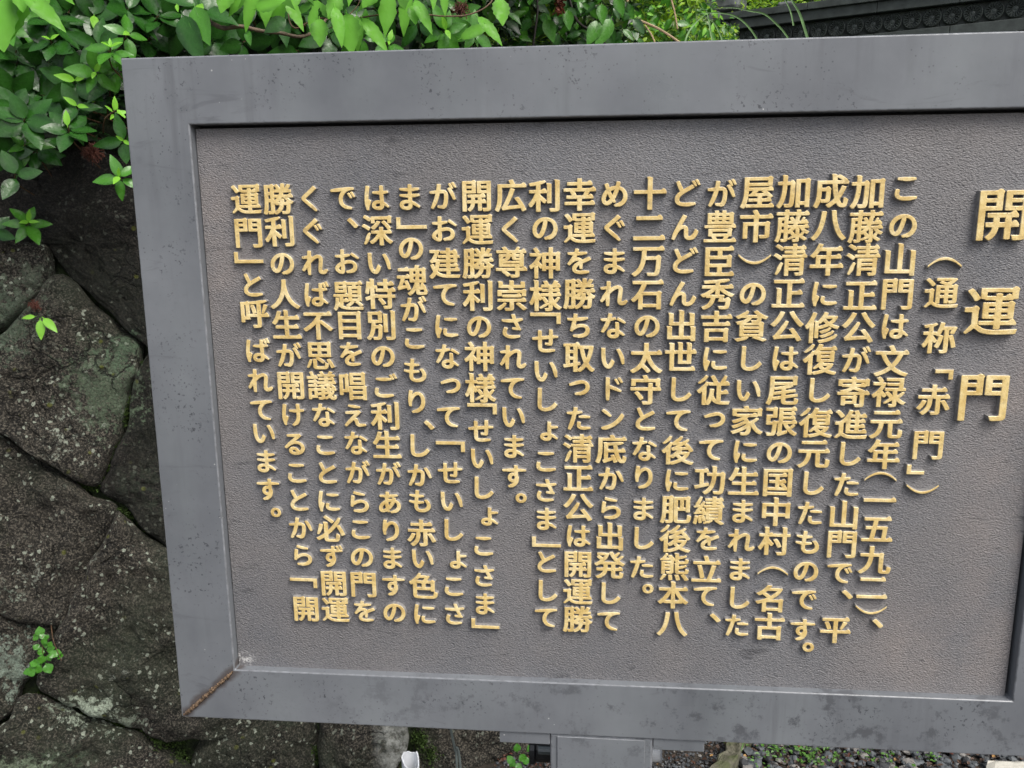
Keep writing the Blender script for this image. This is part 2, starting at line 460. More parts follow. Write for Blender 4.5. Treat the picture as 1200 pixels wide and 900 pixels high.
def brushify(p):
    """p counter clockwise (material on the left): add the small triangles that end the strokes"""
    n = len(p); out = []
    d = [(p[(i+1) % n]-p[i]) for i in range(n)]
    for i in range(n):
        din = d[i-1]; dout = d[i]; L0 = din.length; L1 = dout.length
        cr = din.x*dout.y-din.y*dout.x
        q = p[i]
        up = din.y > 0 and abs(din.x) < .12*abs(din.y)          # arriving upwards = right side of the material
        left = dout.x < 0 and abs(dout.y) < .12*abs(dout.x)     # leaving leftwards = top side
        if cr > 0 and up and left and L1 > .13:
            if L0 < .14:      # end of a horizontal stroke
                h = .045
                out += [q+Vector((.006, -L0*.55)), q+Vector((-.012, .004)), q+Vector((-.048, h)), q+Vector((-.105, 0))]
            else:             # shoulder of a corner
                out += [q+Vector((0, -.045)), q+Vector((.016, -.004)), q+Vector((-.028, .032)), q+Vector((-.085, 0))]
            continue
        # head of a vertical stroke: the left corner rises
        lin = din.x < 0 and abs(din.y) < .12*abs(din.x); dn = dout.y < 0 and abs(dout.x) < .15*abs(dout.y)
        if cr > 0 and lin and dn and L0 < .13 and L1 > .16:
            out += [q+Vector((.02, .016)), q+Vector((-.020, .018)), q+Vector((0, -.035))]
            continue
        out.append(q)
    return out
import numpy as np
def simplify(pts, tol):
    """closed Douglas-Peucker"""
    n = len(pts)
    if n < 8: return pts
    P = np.array(pts)
    i0 = 0; i1 = int(np.argmax(((P-P[0])**2).sum(1)))
    def dp(a, b):
        if b-a < 2: return []
        A = P[a % n]; B = P[b % n]; d = B-A; L = math.hypot(*d)
        q = P[[k % n for k in range(a+1, b)]]-A
        e = np.abs(q[:, 0]*d[1]-q[:, 1]*d[0])/L if L > 1e-9 else np.hypot(q[:, 0], q[:, 1])
        k = int(np.argmax(e))
        if e[k] < tol: return []
        m_ = a+1+k
        return dp(a, m_)+[m_]+dp(m_, b)
    ids = [0]+dp(0, i1)+[i1]+dp(i1, n)
    return [pts[k % n] for k in ids]
def taper(orig, l, kana):
    """draw the ends of sweeping strokes out to a narrow tip"""
    n = len(orig); tips = []
    for i in range(n):
        a, b = orig[i], orig[(i+1) % n]; e = b-a; L = e.length
        if not .045 < L < .115: continue
        e.normalize(); nm = Vector((e.y, -e.x)); d0 = (a-orig[i-1]).normalized(); d1 = (orig[(i+2) % n]-b).normalized()
        if d0.dot(nm) < .6 or d1.dot(nm) > -.6: continue
        k = None
        if kana: k = .45 if nm.y < .25 else .85
        elif nm.x < -.25 and nm.y < -.25: k = .28
        elif nm.x > .3 and nm.y > .3: k = .45
        if k: tips.append(((a+b)/2, nm, e, k))
    if not tips: return l
    out = []
    for i in range(len(l)):
        a, b = l[i], l[(i+1) % len(l)]; c = max(1, int((b-a).length/.03))
        out += [a.lerp(b, j/c) for j in range(c)]
    res = []
    for p in out:
        for m, nm, e, k in tips:
            d = (m-p).dot(nm); t = (p-m).dot(e); R = .20
            if -.012 < d < R and abs(t) < .075:
                f = k+(1-k)*max(0, d)/R
                p = p-e*(t*(1-f))
        res.append(p)
    return res
def glyph_loops(ch, ax, ay, serif=True, G=104, nib=.0):
    ls = outlines(ch)
    big_ = max(ls, key=lambda l: abs(area(l))); sg = 1 if area(big_) > 0 else -1
    if sg < 0: ls = [l[::-1] for l in ls]
    ls = [taper(l, brushify(l) if serif else l, not serif) if area(l) > 0 else l for l in ls]
    xs = [p.x for l in ls for p in l]; ys = [p.y for l in ls for p in l]
    x0 = min(xs)-.06; y0 = min(ys)-.06; st = 1.12/G
    gx = x0+st*np.arange(G); gy = y0+st*np.arange(G)
    X, Y = np.meshgrid(gx, gy, indexing='ij')
    ca, sa = math.cos(nib), math.sin(nib)
    def rotm(ex, ey, px, py): return (ex*ca+ey*sa)/ax, (ey*ca-ex*sa)/ay, (px*ca+py*sa)/ax, (py*ca-px*sa)/ay
    D = np.full(X.shape, 1e9); wind = np.zeros(X.shape, int)
    for l in ls:
        c = np.zeros(X.shape, bool)
        for i in range(len(l)):
            a, b = l[i-1], l[i]
            ex = (b.x-a.x)/ax; ey = (b.y-a.y)/ay; px = (X-a.x)/ax; py = (Y-a.y)/ay
            ex, ey, px, py = rotm(b.x-a.x, b.y-a.y, X-a.x, Y-a.y)
            t = np.clip((px*ex+py*ey)/max(ex*ex+ey*ey, 1e-12), 0, 1)
            D = np.minimum(D, (px-t*ex)**2+(py-t*ey)**2)
            if (a.y > b.y) != (a.y < b.y) or a.y != b.y:
                cond = ((a.y > Y) != (b.y > Y))
                with np.errstate(divide='ignore', invalid='ignore'):
                    xi = (b.x-a.x)*(Y-a.y)/(b.y-a.y)+a.x
                c ^= cond & (X < xi)
        wind += c.astype(int)*(1 if area(l) > 0 else -1)
    ins = wind > 0
    F = np.where(ins, 1., -1.)*np.sqrt(D)+1.      # > 0 inside the thickened letter
    # marching squares
    nxt = {}; 
    def ept(i, j, k):     # k 0: edge (i,j)-(i+1,j)   1: edge (i,j)-(i,j+1)
        a = F[i, j]; b = F[i+1, j] if k == 0 else F[i, j+1]; t = a/(a-b)
        return (gx[i]+st*t, gy[j]) if k == 0 else (gx[i], gy[j]+st*t)
    S_ = F > 0
    T = {1: [('L', 'B')], 2: [('B', 'R')], 3: [('L', 'R')], 4: [('R', 'T')], 5: [('L', 'B'), ('R', 'T')], 6: [('B', 'T')], 7: [('L', 'T')], 8: [('T', 'L')], 9: [('T', 'B')], 10: [('B', 'R'), ('T', 'L')], 11: [('T', 'R')], 12: [('R', 'L')], 13: [('R', 'B')], 14: [('B', 'L')]}
    code = S_[:-1, :-1]*1+S_[1:, :-1]*2+S_[1:, 1:]*4+S_[:-1, 1:]*8
    for i, j in zip(*np.nonzero((code > 0) & (code < 15))):
        E = {'B': (i, j, 0), 'T': (i, j+1, 0), 'L': (i, j, 1), 'R': (i+1, j, 1)}
        for a, b in T[int(code[i, j])]: nxt[E[a]] = E[b]
    loops = []
    while nxt:
        k0 = next(iter(nxt)); k = k0; pl = []
        while k in nxt:
            pl.append(ept(*k)); k = nxt.pop(k)
        if len(pl) < 6: continue
        pl = simplify(pl, .0022)
        v = [Vector(p) for p in pl]
        if abs(area(v)) < .0007: continue
        loops.append(v)
    if sum(area(l) for l in loops) < 0: loops = [l[::-1] for l in loops]
    return loops
def solid(loops, name, h, top=.0005, flare=.0010):
    """raised cast letter: gold top face, chamfer, flared sides down to z=0 (local)"""
    def inside(p, l):
        c = False
        for i in range(len(l)):
            a, b = l[i-1], l[i]
            if (a.y > p.y) != (b.y > p.y) and p.x < (b.x-a.x)*(p.y-a.y)/(b.y-a.y)+a.x: c = not c
        return c
    outers = [l for l in loops if area(l) > 0]; holes = [l for l in loops if area(l) <= 0]
    groups = [[o] for o in outers]
    for hl in holes:
        cand = [g for g in groups if inside(hl[0], g[0])]
        if cand: min(cand, key=lambda g: area(g[0])).append(hl)
    m = MB()
    for gi, grp in enumerate(groups):
        hz = h-gi*.00007
        flat = [p for l in grp for p in l]; n = len(flat)
        tris = tessellate_polygon([[Vector((p.x, p.y, 0)) for p in l] for l in grp])
        f1 = [p for l in grp for p in offset(l, top, top)]; f2 = [p for l in grp for p in offset(l, top+flare, top+flare)]
        vs = [(p.x, p.y, hz) for p in flat]+[(p.x, p.y, hz-top*.8) for p in f1]+[(p.x, p.y, -.0006) for p in f2]
        b0 = len(m.v); fs = []
        for a, b, c in tris:
            A, B, Cc = flat[a], flat[b], flat[c]
            if (B-A).x*(Cc-A).y-(B-A).y*(Cc-A).x < 0: b, c = c, b
            fs.append((a, b, c))
        m.add(vs, fs); base = b0
        for l in grp:
            k = len(l)
            for i in range(k):
                a = base+i; b = base+(i+1) % k
                m.f.append((a, a+n, b+n, b)); m.m.append(0)
                m.f.append((a+n, a+2*n, b+2*n, b+n)); m.m.append(1)
            base += k
    return m.mesh(name, [M_gold, M_side])
EM = .0363
PITCH = .036; QX = .03794005
SPECIAL = {'（', '）', '「', '」'}
def bracket_loops(ch, w, small=False):
    if ch in '（）':
        top = []; bot = []
        for k in range(13):
            u = -1+2*k/12; y = .24*w*(1-u*u); th = .060*w*(1-u*u*.55)*1.0
            top.append(Vector((u*w/2, y+th/2-.12*w))); bot.append(Vector((u*w/2, y-th/2-.12*w)))
        l = bot+top[::-1]
        if ch == '）': l = [Vector((-p.x, -p.y)) for p in l]
        return [l]
    th = .085*EM; hh = .33*EM if not small else .28*EM
    l = [(w/2-th*1.25, -hh/2), (w/2, -hh/2), (w/2, hh/2), (-w/2, hh/2), (-w/2, hh/2-th), (w/2-th*1.25, hh/2-th)]
    if ch == '」': l = [(-a, -b) for a, b in l]
    return [[Vector(p) for p in l]]
_cache = {}
def glyph(ch, em, ax=.019, ay=.003):
    key = (ch, em)
    if key not in _cache:
        if ch in SPECIAL:
            w = {'（': .93, '）': .93, '「': .93, '」': .93}[ch]*em
            if em == .0360 and ch in '「」': w = .5*em
            loops = bracket_loops(ch, w, em == .0360); em_c = None
        else:
            kana = 0x3040 <= ord(ch) <= 0x30ff
            nl = 0 if kana else len(outlines(ch)); lw = ax-(.004 if nl > 6 else 0)
            loops = glyph_loops(ch, .022, .007, not kana, nib=-.45) if kana else glyph_loops(ch, lw, ay, nib=-.08)
            ks = em*(.87 if kana else 1.); sh = em-ks
            loops = [[Vector((p.x*ks+sh*.5, p.y*ks+sh*.37)) for p in l] for l in loops]
        xs = [p.x for l in loops for p in l]; ys = [p.y for l in loops for p in l]
        ink = Vector(((min(xs)+max(xs))/2, (min(ys)+max(ys))/2))
        loops = [[p-ink for p in l] for l in loops]
        off = ink-Vector((.5*em, .37*em))       # ink centre relative to the centre of the em square
        _cache[key] = (solid(loops, 'character', .0052 if em < .05 else .0068), off)
    return _cache[key]
TEXT = [
('1', 'この山門は文禄元年（一五九二）、', '-7.04 -5.98 -5.00 -3.98 -3.00 -1.95 -0.98 0.04 1.01 1.72/8.97 2.49 3.47 4.53 5.48 6.27/9.01 6.73/9.25'),
('2', '加藤清正公が寄進した山門で、平', '-6.97 -5.97 -5.00 -3.95 -2.97 -1.99 -0.97 0.06 1.01 2.02 3.03 4.02 5.02 5.75/8.28 7.02'),
('3', '成八年に修復し復元したものです。', '-7.01 -6.02 -5.01 -3.98 -2.96 -1.98 -1.01 0.02 1.03 2.00 3.00 3.99 5.00 5.99 7.06 7.67/7.22'),
('4', '加藤清正公は尾張の国中村（名古', '-7 -6 -5 -4 -3 -2 -1 0 1 2 3 4 5.00/6.01 6 7'),
('5', '屋市）の貧しい家に生まれました', '-7 -6 -5.03/5.00 -4 -3 -2 -1 0 1 2 3 4 5 6 7'),
('6', 'が豊臣秀吉に従って功績を立て、', '-7.00 -6.02 -4.99 -3.98 -2.99 -1.97 -0.98 -0.03/4.06 0.96 1.97 3.00 3.97 5.02 5.99 6.75/4.33'),
('7', 'どんどん出世して後に肥後熊本八', '-7 -6 -5 -4 -3 -2 -1 0 1 2 3 4 5 6 7'),
('8', '十二万石の太守となりました。', '-7.02 -6.01 -5.00 -3.98 -2.99 -1.99 -0.97 -0.02 0.97 1.92 3.00 4.01 5.03 5.79/2.21'),
('9', 'めぐまれないドン底から出発して', '-7 -6 -5 -4 -3 -2 -1 0 1 2 3 4 5 6 7'),
('10', '幸運を勝ち取った清正公は開運勝', '-7 -6 -5 -4 -3 -2 -1.02/0.02 0 1 2 3 4 5 6 7'),
('11', '利の神様「せいしょこさま」として', '-6.99 -6.01 -4.96 -3.95 -3.24/-1.00 -2.52 -1.54 -0.62 0.43/-0.90 1.46 2.44 3.43 4.24/-0.99 4.96 5.99 6.98'),
('12', '広く尊崇されています。', '-7.01 -5.99 -4.99 -3.95 -2.98 -1.99 -0.98 -0.02 0.96 1.98 2.72/-1.78'),
('13', '開運勝利の神様「せいしょこさま」', '-7.02 -6.01 -4.97 -3.95 -2.96 -2.01 -0.98 -0.29/-2.96 0.45 1.39 2.40 3.40/-2.79 4.46 5.53 6.56 7.29/-2.99'),
('14', 'がお建てになって「せいしょこさ', '-7.04 -6.03 -4.97 -3.98 -2.97 -2.00 -1.04/-3.92 -0.00 1.00/-3.98 1.90 2.90 3.91 4.98/-3.83 5.97 6.98'),
('15', 'ま」の魂がこもり、しかも赤い色に', '-7.01 -6.22/-4.96 -5.43 -4.44 -3.54 -2.58 -1.54 -0.50 0.28/-4.63 0.99 2.01 2.92 4.05 4.99 5.97 7.03'),
('16', 'は深い特別のご利生がありますの', '-7 -6 -5 -4 -3 -2 -1 0 1 2 3 4 5 6 7'),
('17', 'で、お題目を唱えながらこの門を', '-7.00 -6.24/-6.74 -5.04 -3.96 -3.01 -2.06 -1.00 0.00 0.94 1.94 3.00 4.00 5.00 6.00 7.00'),
('18', 'くぐれば不思議なことに必ず開運', '-7 -6 -5 -4 -3 -2 -1 0 1 2 3 4 5 6 7'),
('19', '勝利の人生が開けることから「開', '-7 -6 -5 -4 -3 -2 -1 0 1 2 3 4 5 6.02/-9.02 7'),
('20', '運門」と呼ばれています。', '-7.03 -5.97 -5.19/-10.05 -4.31 -3.37 -2.18 -1.15 -0.15 0.66 1.63 2.63 3.45/-9.79'),
('s', '（通称「赤門」）', '-4.92/10.21 -4.01/10.20 -2.66/10.25 -1.54/10.48 -0.75/10.26 0.68/10.23 1.48/9.94 2.12/10.18'),
('t', '開運門', '-6.27/11.60 -3.49/11.57 -0.85/11.60'),
]
RX = Matrix.Rotation(math.radians(90), 4, 'X')
for key, s, pos in TEXT:
    for ch, p in zip(s, pos.split()):
        em = EM if key not in 'st' else (.0360 if key == 's' else .0570)
        me, off = glyph(ch, em)
        if '/' in p:
            v, u = map(float, p.split('/')); x = u*QX; z = 1.269-v*PITCH
        elif '.' in p:
            x = (10-int(key))*QX+off.x; z = 1.269-float(p)*PITCH
        else:
            x = (10-int(key))*QX+off.x; z = 1.269-int(p)*PITCH+off.y
        link('punctuation_mark' if ch in '（）「」、。' else 'character', me, plaque, Matrix.Translation((x, 0, z)) @ RX)
# post, flange and fittings
def sheared(x0, x1, y0, y1, zb0, zb1, zt0, zt1):
    m = MB(); m.add([(x0, y0, zb0), (x1, y0, zb1), (x1, y1, zb1), (x0, y1, zb0), (x0, y0, zt0), (x1, y0, zt1), (x1, y1, zt1), (x0, y1, zt0)], [(0, 3, 2, 1), (4, 5, 6, 7), (0, 1, 5, 4), (1, 2, 6, 5), (2, 3, 7, 6), (3, 0, 4, 7)]); return m
def frame_foot(x): return .8592+.0073*(x+.5183)/1.1018
def add_edge_glint(o): o.data.materials.append(M_edge_glint); o.modifiers['bevel'].material = 1; o.modifiers['bevel'].segments = 3
for xa, xb in ((-.0975, -.0338), (.0948, .1572)):
    add_edge_glint(sheared(xa, xb, -.0085, .045, frame_foot(xa)-.0165, frame_foot(xb)-.0165, frame_foot(xa)-.0006, frame_foot(xb)-.0006).build('flange', M_frame, sign, bevel=.0010))
add_edge_glint(sheared(-.0335, .0945, -.0085, .055, -.02, -.02, frame_foot(-.0335)-.0006, frame_foot(.0945)-.0006).build('post', M_frame, sign, bevel=.003))
add_edge_glint(sheared(-.0245, .0845, -.0105, -.0087, 0, 0, frame_foot(-.0245)-.003, frame_foot(.0845)-.003).build('post_cover', M_frame, sign, bevel=.0008))
M_black = simple('black_plastic', (.02, .022, .024), .3)
M_white = simple('white_plastic', (.72, .74, .76), .35, .08)
M_glass = simple('lens_glass', (.10, .12, .12), .08)
lamp = thing('spotlight', Vector((.03, .075, .77)), 'small dark cylindrical lamp with a white end cap fixed behind the sign post', 'lamp')
m = MB(); m.tube([(-.058, .083, .779), (-.030, .083, .779), (.0965, .083, .779)], .022, 24); m.build('lamp_body', M_black, lamp, bevel=.002)
m = MB(); m.tube([(-.066, .083, .779), (-.0585, .083, .779)], .0255, 24); m.build('lens_ring', M_black, lamp, bevel=.001)
m = MB(); m.tube([(-.0535, .0605, .787), (-.034, .0605, .787)], .0055, 10); m.build('clip', M_glass, lamp)
m = MB(); m.tube([(.0967, .083, .779), (.1135, .083, .779)], .0135, 24); m.build('end_cap', M_white, lamp, bevel=.003)
M_cable = simple('grey_cable', (.16, .19, .18), .4)
cab = MB()
P0 = onY(528, 852, .035); P1 = onY(533, 878, .045); P2 = onY(536, 905, .05)
cab.tube(smooth_path([P0+Vector((0, 0, .03)), P0, P1, P2, P2+Vector((.004, .01, -.3)), (-.13, .15, .02)]), .0017, 8)
cab.tube(smooth_path([P1+Vector((.0005, -.001, .004)), P2+Vector((.005, 0, 0)), P2+Vector((.012, .01, -.3)), (-.11, .16, .02)]), .0017, 8)
tag(cab.build('cable', M_cable, smooth=True), 'thin grey double cable hanging down below the sign frame', 'cable')

# ------------------------------------------------------------------ stone retaining wall
wall = thing('stone_wall', WO, 'dark wet retaining wall of large lichen spotted boulders behind the sign', 'wall')
M_rock = rock_mat('lichen_rock', .86, 1.0)
M_rock_shade = rock_mat('shaded_rock', .28, .2)  # same rock darkened, shade of the hollow under the shrub put into the colour
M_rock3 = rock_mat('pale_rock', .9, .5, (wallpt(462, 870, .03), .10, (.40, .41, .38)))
def mossy():
    t = NT('moss_soil')
    c = t.ramp(t.noise(40, 6, .7), [(.35, (.008, .012, .005)), (.65, (.03, .05, .012))])
    return t.end(c, .9, t.bump(t.noise(90, 5), 1., .01))
M_moss = mossy()
M_mossgreen = simple('moss', (.045, .085, .012), .85, .6, 60, .6, .004)
S = [
 ([(-120, 300), (30, 285), (60, 300), (54, 335), (30, 362), (-10, 388), (-120, 400)], .015, M_rock),
 ([(-130, 160), (20, 165), (160, 185), (262, 250), (268, 400), (250, 470), (190, 420), (140, 378), (92, 332), (62, 292), (20, 278), (-130, 290)], -.022, M_rock_shade),
 ([(-120, 408), (-5, 396), (35, 364), (62, 328), (92, 338), (140, 384), (163, 402), (160, 432), (143, 468), (138, 505), (122, 548), (104, 572), (60, 542), (0, 503), (-120, 440)], .02, M_rock),
 ([(172, 415), (240, 450), (275, 560), (270, 680), (206, 648), (150, 598), (114, 574), (132, 540), (150, 500), (152, 462)], -.015, M_rock_shade),
 ([(-120, 452), (0, 512), (56, 548), (104, 580), (136, 597), (113, 648), (96, 684), (72, 736), (0, 718), (-120, 690)], 0., M_rock),
 ([(142, 600), (210, 655), (300, 700), (345, 780), (300, 850), (225, 866), (186, 866), (150, 851), (104, 836), (58, 812), (50, 790), (66, 745), (96, 690), (116, 646)], .025, M_rock),
 ([(-120, 700), (0, 726), (62, 742), (46, 782), (22, 808), (0, 846), (-120, 870)], .005, M_rock),
 ([(-120, 885), (0, 856), (26, 816), (60, 822), (118, 848), (178, 874), (214, 892), (232, 950), (190, 1020), (-120, 1020)], .015, M_rock),
 ([(232, 872), (262, 845), (350, 800), (372, 850), (370, 900), (350, 970), (250, 970), (228, 905)], -.005, M_rock),
 ([(376, 800), (476, 800), (474, 862), (460, 910), (455, 970), (362, 970), (376, 895)], .02, M_rock3),
 ([(500, 800), (600, 790), (665, 820), (648, 872), (600, 905), (595, 970), (498, 970), (486, 890)], -.02, M_rock3),
]
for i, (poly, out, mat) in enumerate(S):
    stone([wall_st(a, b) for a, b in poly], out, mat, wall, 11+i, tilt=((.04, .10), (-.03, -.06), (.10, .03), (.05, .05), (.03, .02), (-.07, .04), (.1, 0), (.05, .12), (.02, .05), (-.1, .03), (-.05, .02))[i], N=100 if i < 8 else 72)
def st_pt(s, t, out=0.): return WO + WA*s + WB*t + WN*out
rr = random.Random(5)
tt = -.05; row = 0
while tt < 1.70:
    hh = rr.uniform(.28, .42); s0 = -2.6 + rr.uniform(0, .3)
    while s0 < 2.6:
        w = rr.uniform(.32, .58)
        P = st_pt(s0+w/2, tt+hh/2); px, py = pix(P)
        vis = ((-150 < px < 330) and 130 < py < 1030) or (330 <= px < 660 and 770 < py < 1030)
        if not vis:
            g = .008
            poly = [(s0+g, tt+g+rr.uniform(0, .04)), (s0+w*.5, tt+g+rr.uniform(-.03, .03)), (s0+w-g, tt+g+rr.uniform(0, .05)), (s0+w-g+rr.uniform(-.02, .03), tt+hh*.5),
                    (s0+w-g-rr.uniform(0, .05), tt+hh-g), (s0+w*.5, tt+hh-g+rr.uniform(-.03, .03)), (s0+g+rr.uniform(0, .05), tt+hh-g), (s0+g+rr.uniform(-.03, .02), tt+hh*.5)]
            stone(poly, rr.uniform(-.05, -.01), M_rock, wall, rr.randint(100, 999), N=40, K=10)
        s0 += w
    tt += hh; row += 1
# earth behind the joints
m = MB(); NX, NZ = 160, 60; vs = []
for j in range(NZ+1):
    for i in range(NX+1):
        s = -2.7+5.4*i/NX; t = -.15+1.88*j/NZ
        vs.append(st_pt(s, t, -.042+.016*noise.fractal(Vector((s*8, t*8, 3)), .9, 2, 3)))
m.add(vs, [(j*(NX+1)+i, (j+1)*(NX+1)+i, (j+1)*(NX+1)+i+1, j*(NX+1)+i+1) for j in range(NZ) for i in range(NX)])
tag(m.build('joint_earth', M_moss, wall, smooth=True), kind='stuff')
# moss tufts in the joints
m = MB()
paths = [[(0, 508), (60, 546), (104, 576)], [(100, 570), (125, 590), (160, 612), (208, 650)], [(118, 565), (140, 520), (150, 470)], [(140, 598), (118, 640), (98, 690), (70, 745)],
         [(30, 815), (100, 838), (160, 862), (200, 884)], [(178, 866), (215, 876)], [(482, 868), (490, 900)], [(365, 860), (372, 900)], [(0, 850), (30, 812)], [(500, 850), (490, 890)], [(20, 740), (60, 748)], [(150, 440), (166, 420)]]
for pa in paths:
    for (a, b) in zip(pa[:-1], pa[1:]):
        L = math.dist(a, b)
        for k in range(int(L*9)):
            u = rr.random(); px = a[0]+(b[0]-a[0])*u+rr.gauss(0, 3.2); py = a[1]+(b[1]-a[1])*u+rr.gauss(0, 3.2)
            if noise.noise(Vector((px*.04, py*.04, 0))) < -.12: continue
            P = wallpt(px, py, rr.uniform(-.040, -.008))
            d = (WN+Vector((rr.uniform(-.8, .8), rr.uniform(-.5, .5), rr.uniform(-.3, 1.1)))).normalized()
            sd = d.cross(Vector((rr.uniform(-1, 1), rr.uniform(-1, 1), rr.uniform(-1, 1)))).normalized()
            l = rr.uniform(.005, .011); w = l*.3
            m.add([P-sd*w, P+sd*w, P+d*l], [(0, 1, 2)])
for k in range(2600):   # the two bright moss cushions under the frame
    cx, cy, r_ = rr.choice(((493, 868, 8), (505, 884, 8), (480, 900, 8), (208, 890, 9), (188, 868, 7)))
    px = cx+rr.gauss(0, r_*.6); py = cy+rr.gauss(0, r_*.7)
    P = wallpt(px, py, rr.uniform(-.03, .012))
    d = (WN+Vector((rr.uniform(-.8, .8), rr.uniform(-.5, .5), rr.uniform(-.3, 1.1)))).normalized()
    sd = d.cross(Vector((rr.uniform(-1, 1), rr.uniform(-1, 1), rr.uniform(-1, 1)))).normalized()
    l = rr.uniform(.005, .010); w = l*.3
    m.add([P-sd*w, P+sd*w, P+d*l], [(0, 1, 2)])
tag(m.build('moss', M_mossgreen, wall), kind='stuff')

# ------------------------------------------------------------------ ground
def ground_mat():
    t = NT('damp_soil')
    c = t.ramp(t.noise(14, 7, .7), [(.35, (.018, .014, .010)), (.65, (.06, .048, .036))])
    c = t.mix(t.ramp(t.noise(3, 4), [(.55, 0.), (.7, .6)]), c, (.03, .05, .015))
    return t.end(c, .8, t.bump(t.noise(70, 6, .7), 1., .012))
m = MB(); vs = []; xs = [-60, -20, -8, -4]+[-2+.06*i for i in range(77)]+[4, 8, 20, 60]; ys = [-60, -20, -6, -2]+[-1+.06*i for i in range(60)]+[4, 8, 20, 90]
for y in ys:
    for x in xs:
        vs.append((x, y, .008*noise.fractal(Vector((x*3, y*3, 0)), 1, 2, 3) if abs(x) < 3 and y < 3 else 0))
W_ = len(xs)
m.add(vs, [(j*W_+i, j*W_+i+1, (j+1)*W_+i+1, (j+1)*W_+i) for j in range(len(ys)-1) for i in range(W_-1)])
tag(m.build('ground', ground_mat(), smooth=True), kind='structure')
# planted bank retained by the wall
m = MB(); vs = []; NX = 60; NY = 30
for j in range(NY+1):
    for i in range(NX+1):
        s = -12+24*i/NX; dpt = (j/NY)**2*14
        P = WO+WA*s+WB*1.72+WIN*(dpt-.02); st_ = max(0, min(1, (s+.5)/1.5)); P.z = 1.70+.10*dpt/(1+.3*dpt)+.05*noise.noise(Vector((s*2, dpt*2, 0)))+st_*st_*(3-2*st_)*max(0, dpt-.35)*1.5/(1+.08*dpt)
        vs.append(P)
m.add(vs, [(j*(NX+1)+i, (j+1)*(NX+1)+i, (j+1)*(NX+1)+i+1, j*(NX+1)+i+1) for j in range(NY) for i in range(NX)])
tag(m.build('bank', M_moss, smooth=True), kind='structure')

# gravel, litter
M_g = [simple('gravel_grey', (.085, .095, .102), .55, .4, 40, .3, .002), simple('gravel_pale', (.21, .20, .185), .6, .3, 40, .3, .002), simple('gravel_dark', (.05, .052, .055), .4, .4, 40, .3, .002)]
ICO = []
def pebble(m, P, r, sd):
    if not ICO:
        ph = (1+5**.5)/2
        v = [Vector(q).normalized() for q in ((-1, ph, 0), (1, ph, 0), (-1, -ph, 0), (1, -ph, 0), (0, -1, ph), (0, 1, ph), (0, -1, -ph), (0, 1, -ph), (ph, 0, -1), (ph, 0, 1), (-ph, 0, -1), (-ph, 0, 1))]
        ICO.extend((v, [(0,11,5),(0,5,1),(0,1,7),(0,7,10),(0,10,11),(1,5,9),(5,11,4),(11,10,2),(10,7,6),(7,1,8),(3,9,4),(3,4,2),(3,2,6),(3,6,8),(3,8,9),(4,9,5),(2,4,11),(6,2,10),(8,6,7),(9,8,1)]))
    v, f = ICO
    R = Matrix.Rotation(sd.uniform(0, 6.3), 3, 'Z') @ Matrix.Rotation(sd.uniform(-.4, .4), 3, 'X')
    sc = Vector((r*sd.uniform(.8, 1.35), r*sd.uniform(.7, 1.1), r*sd.uniform(.4, .7)))
    m.add([P+R @ Vector((q.x*sc.x*sd.uniform(.8, 1.15), q.y*sc.y*sd.uniform(.8, 1.15), q.z*sc.z*sd.uniform(.8, 1.15))) for q in v], f)
m = MB()
K0 = onZ(850, 892, 0); K1 = onZ(868, 868, 0); kd = (K1-K0).normalized()
for k in range(5200):
    y = rr.uniform(.80, 1.75); x = rr.uniform(.15, 1.5)
    side = (x-K0.x)*kd.y-(y-K0.y)*kd.x
    if side < .0 : continue
    m.cur = rr.choices((0, 1, 2), (5, 1.6, 3))[0]
    pebble(m, Vector((x, y, rr.uniform(.002, .022))), rr.choice((.006, .008, .010, .013, .017)), rr)
tag(m.build('gravel', M_g), kind='stuff')
m = MB()
for k in range(5000):
    y = rr.uniform(.75, 1.3); x = rr.uniform(-.25, .42)
    m.cur = rr.choices((0, 1, 2), (2, .25, 6))[0]
    pebble(m, Vector((x, y, rr.uniform(0, .008))), rr.choice((.003, .004, .006)), rr)
tag(m.build('soil_crumbs', M_g), kind='stuff')
M_lit = [simple('leaf_litter_brown', (.065, .036, .022), .6, .5, 30, .3, .002), simple('leaf_litter_red', (.11, .040, .026), .5, .4, 30, .3, .002), simple('leaf_litter_straw', (.36, .20, .06), .6, .4, 30, .3, .002)]
m = MB()
def flake(m, P, l, sd, flat=.5):
    a = sd.uniform(0, 6.3)
    X = Vector((math.cos(a), math.sin(a), sd.uniform(-flat, flat))).normalized(); Z = Vector((sd.uniform(-flat, flat), sd.uniform(-flat, flat), 1)).normalized()
    Y = Z.cross(X).normalized(); Z = X.cross(Y)
    w = l*sd.uniform(.2, .4); c = sd.uniform(.0, .3)*l
    m.add([P-X*l*.5, P-X*.15*l+Y*w+Z*c, P+X*.25*l+Y*w*.8+Z*c, P+X*l*.5, P+X*.25*l-Y*w*.8+Z*c, P-X*.15*l-Y*w+Z*c, P-X*.1*l, P+X*.2*l], [(0, 6, 1), (6, 7, 2, 1), (7, 3, 2), (0, 5, 6), (6, 5, 4, 7), (7, 4, 3)])
for k in range(4800):
    x = rr.uniform(-.30, 1.5); y = rr.uniform(.8, 1.6)
    red = x < 0
    if red and not (-.25 < x < .05 and y > 1.0): continue
    if .05 < x < .35 and rr.random() < .8: continue
    m.cur = 1 if red and rr.random() < .5 else rr.choices((0, 1, 2), (12, 1.2, 1))[0]
    flake(m, Vector((x, y, rr.uniform(.010, .026))), rr.uniform(.007, .018), rr)
tag(m.build('leaf_litter', M_lit), kind='stuff')
M_sprout = simple('sprout_green', (.07, .17, .025), .5, .4, 60, .1, .001)
m = MB()
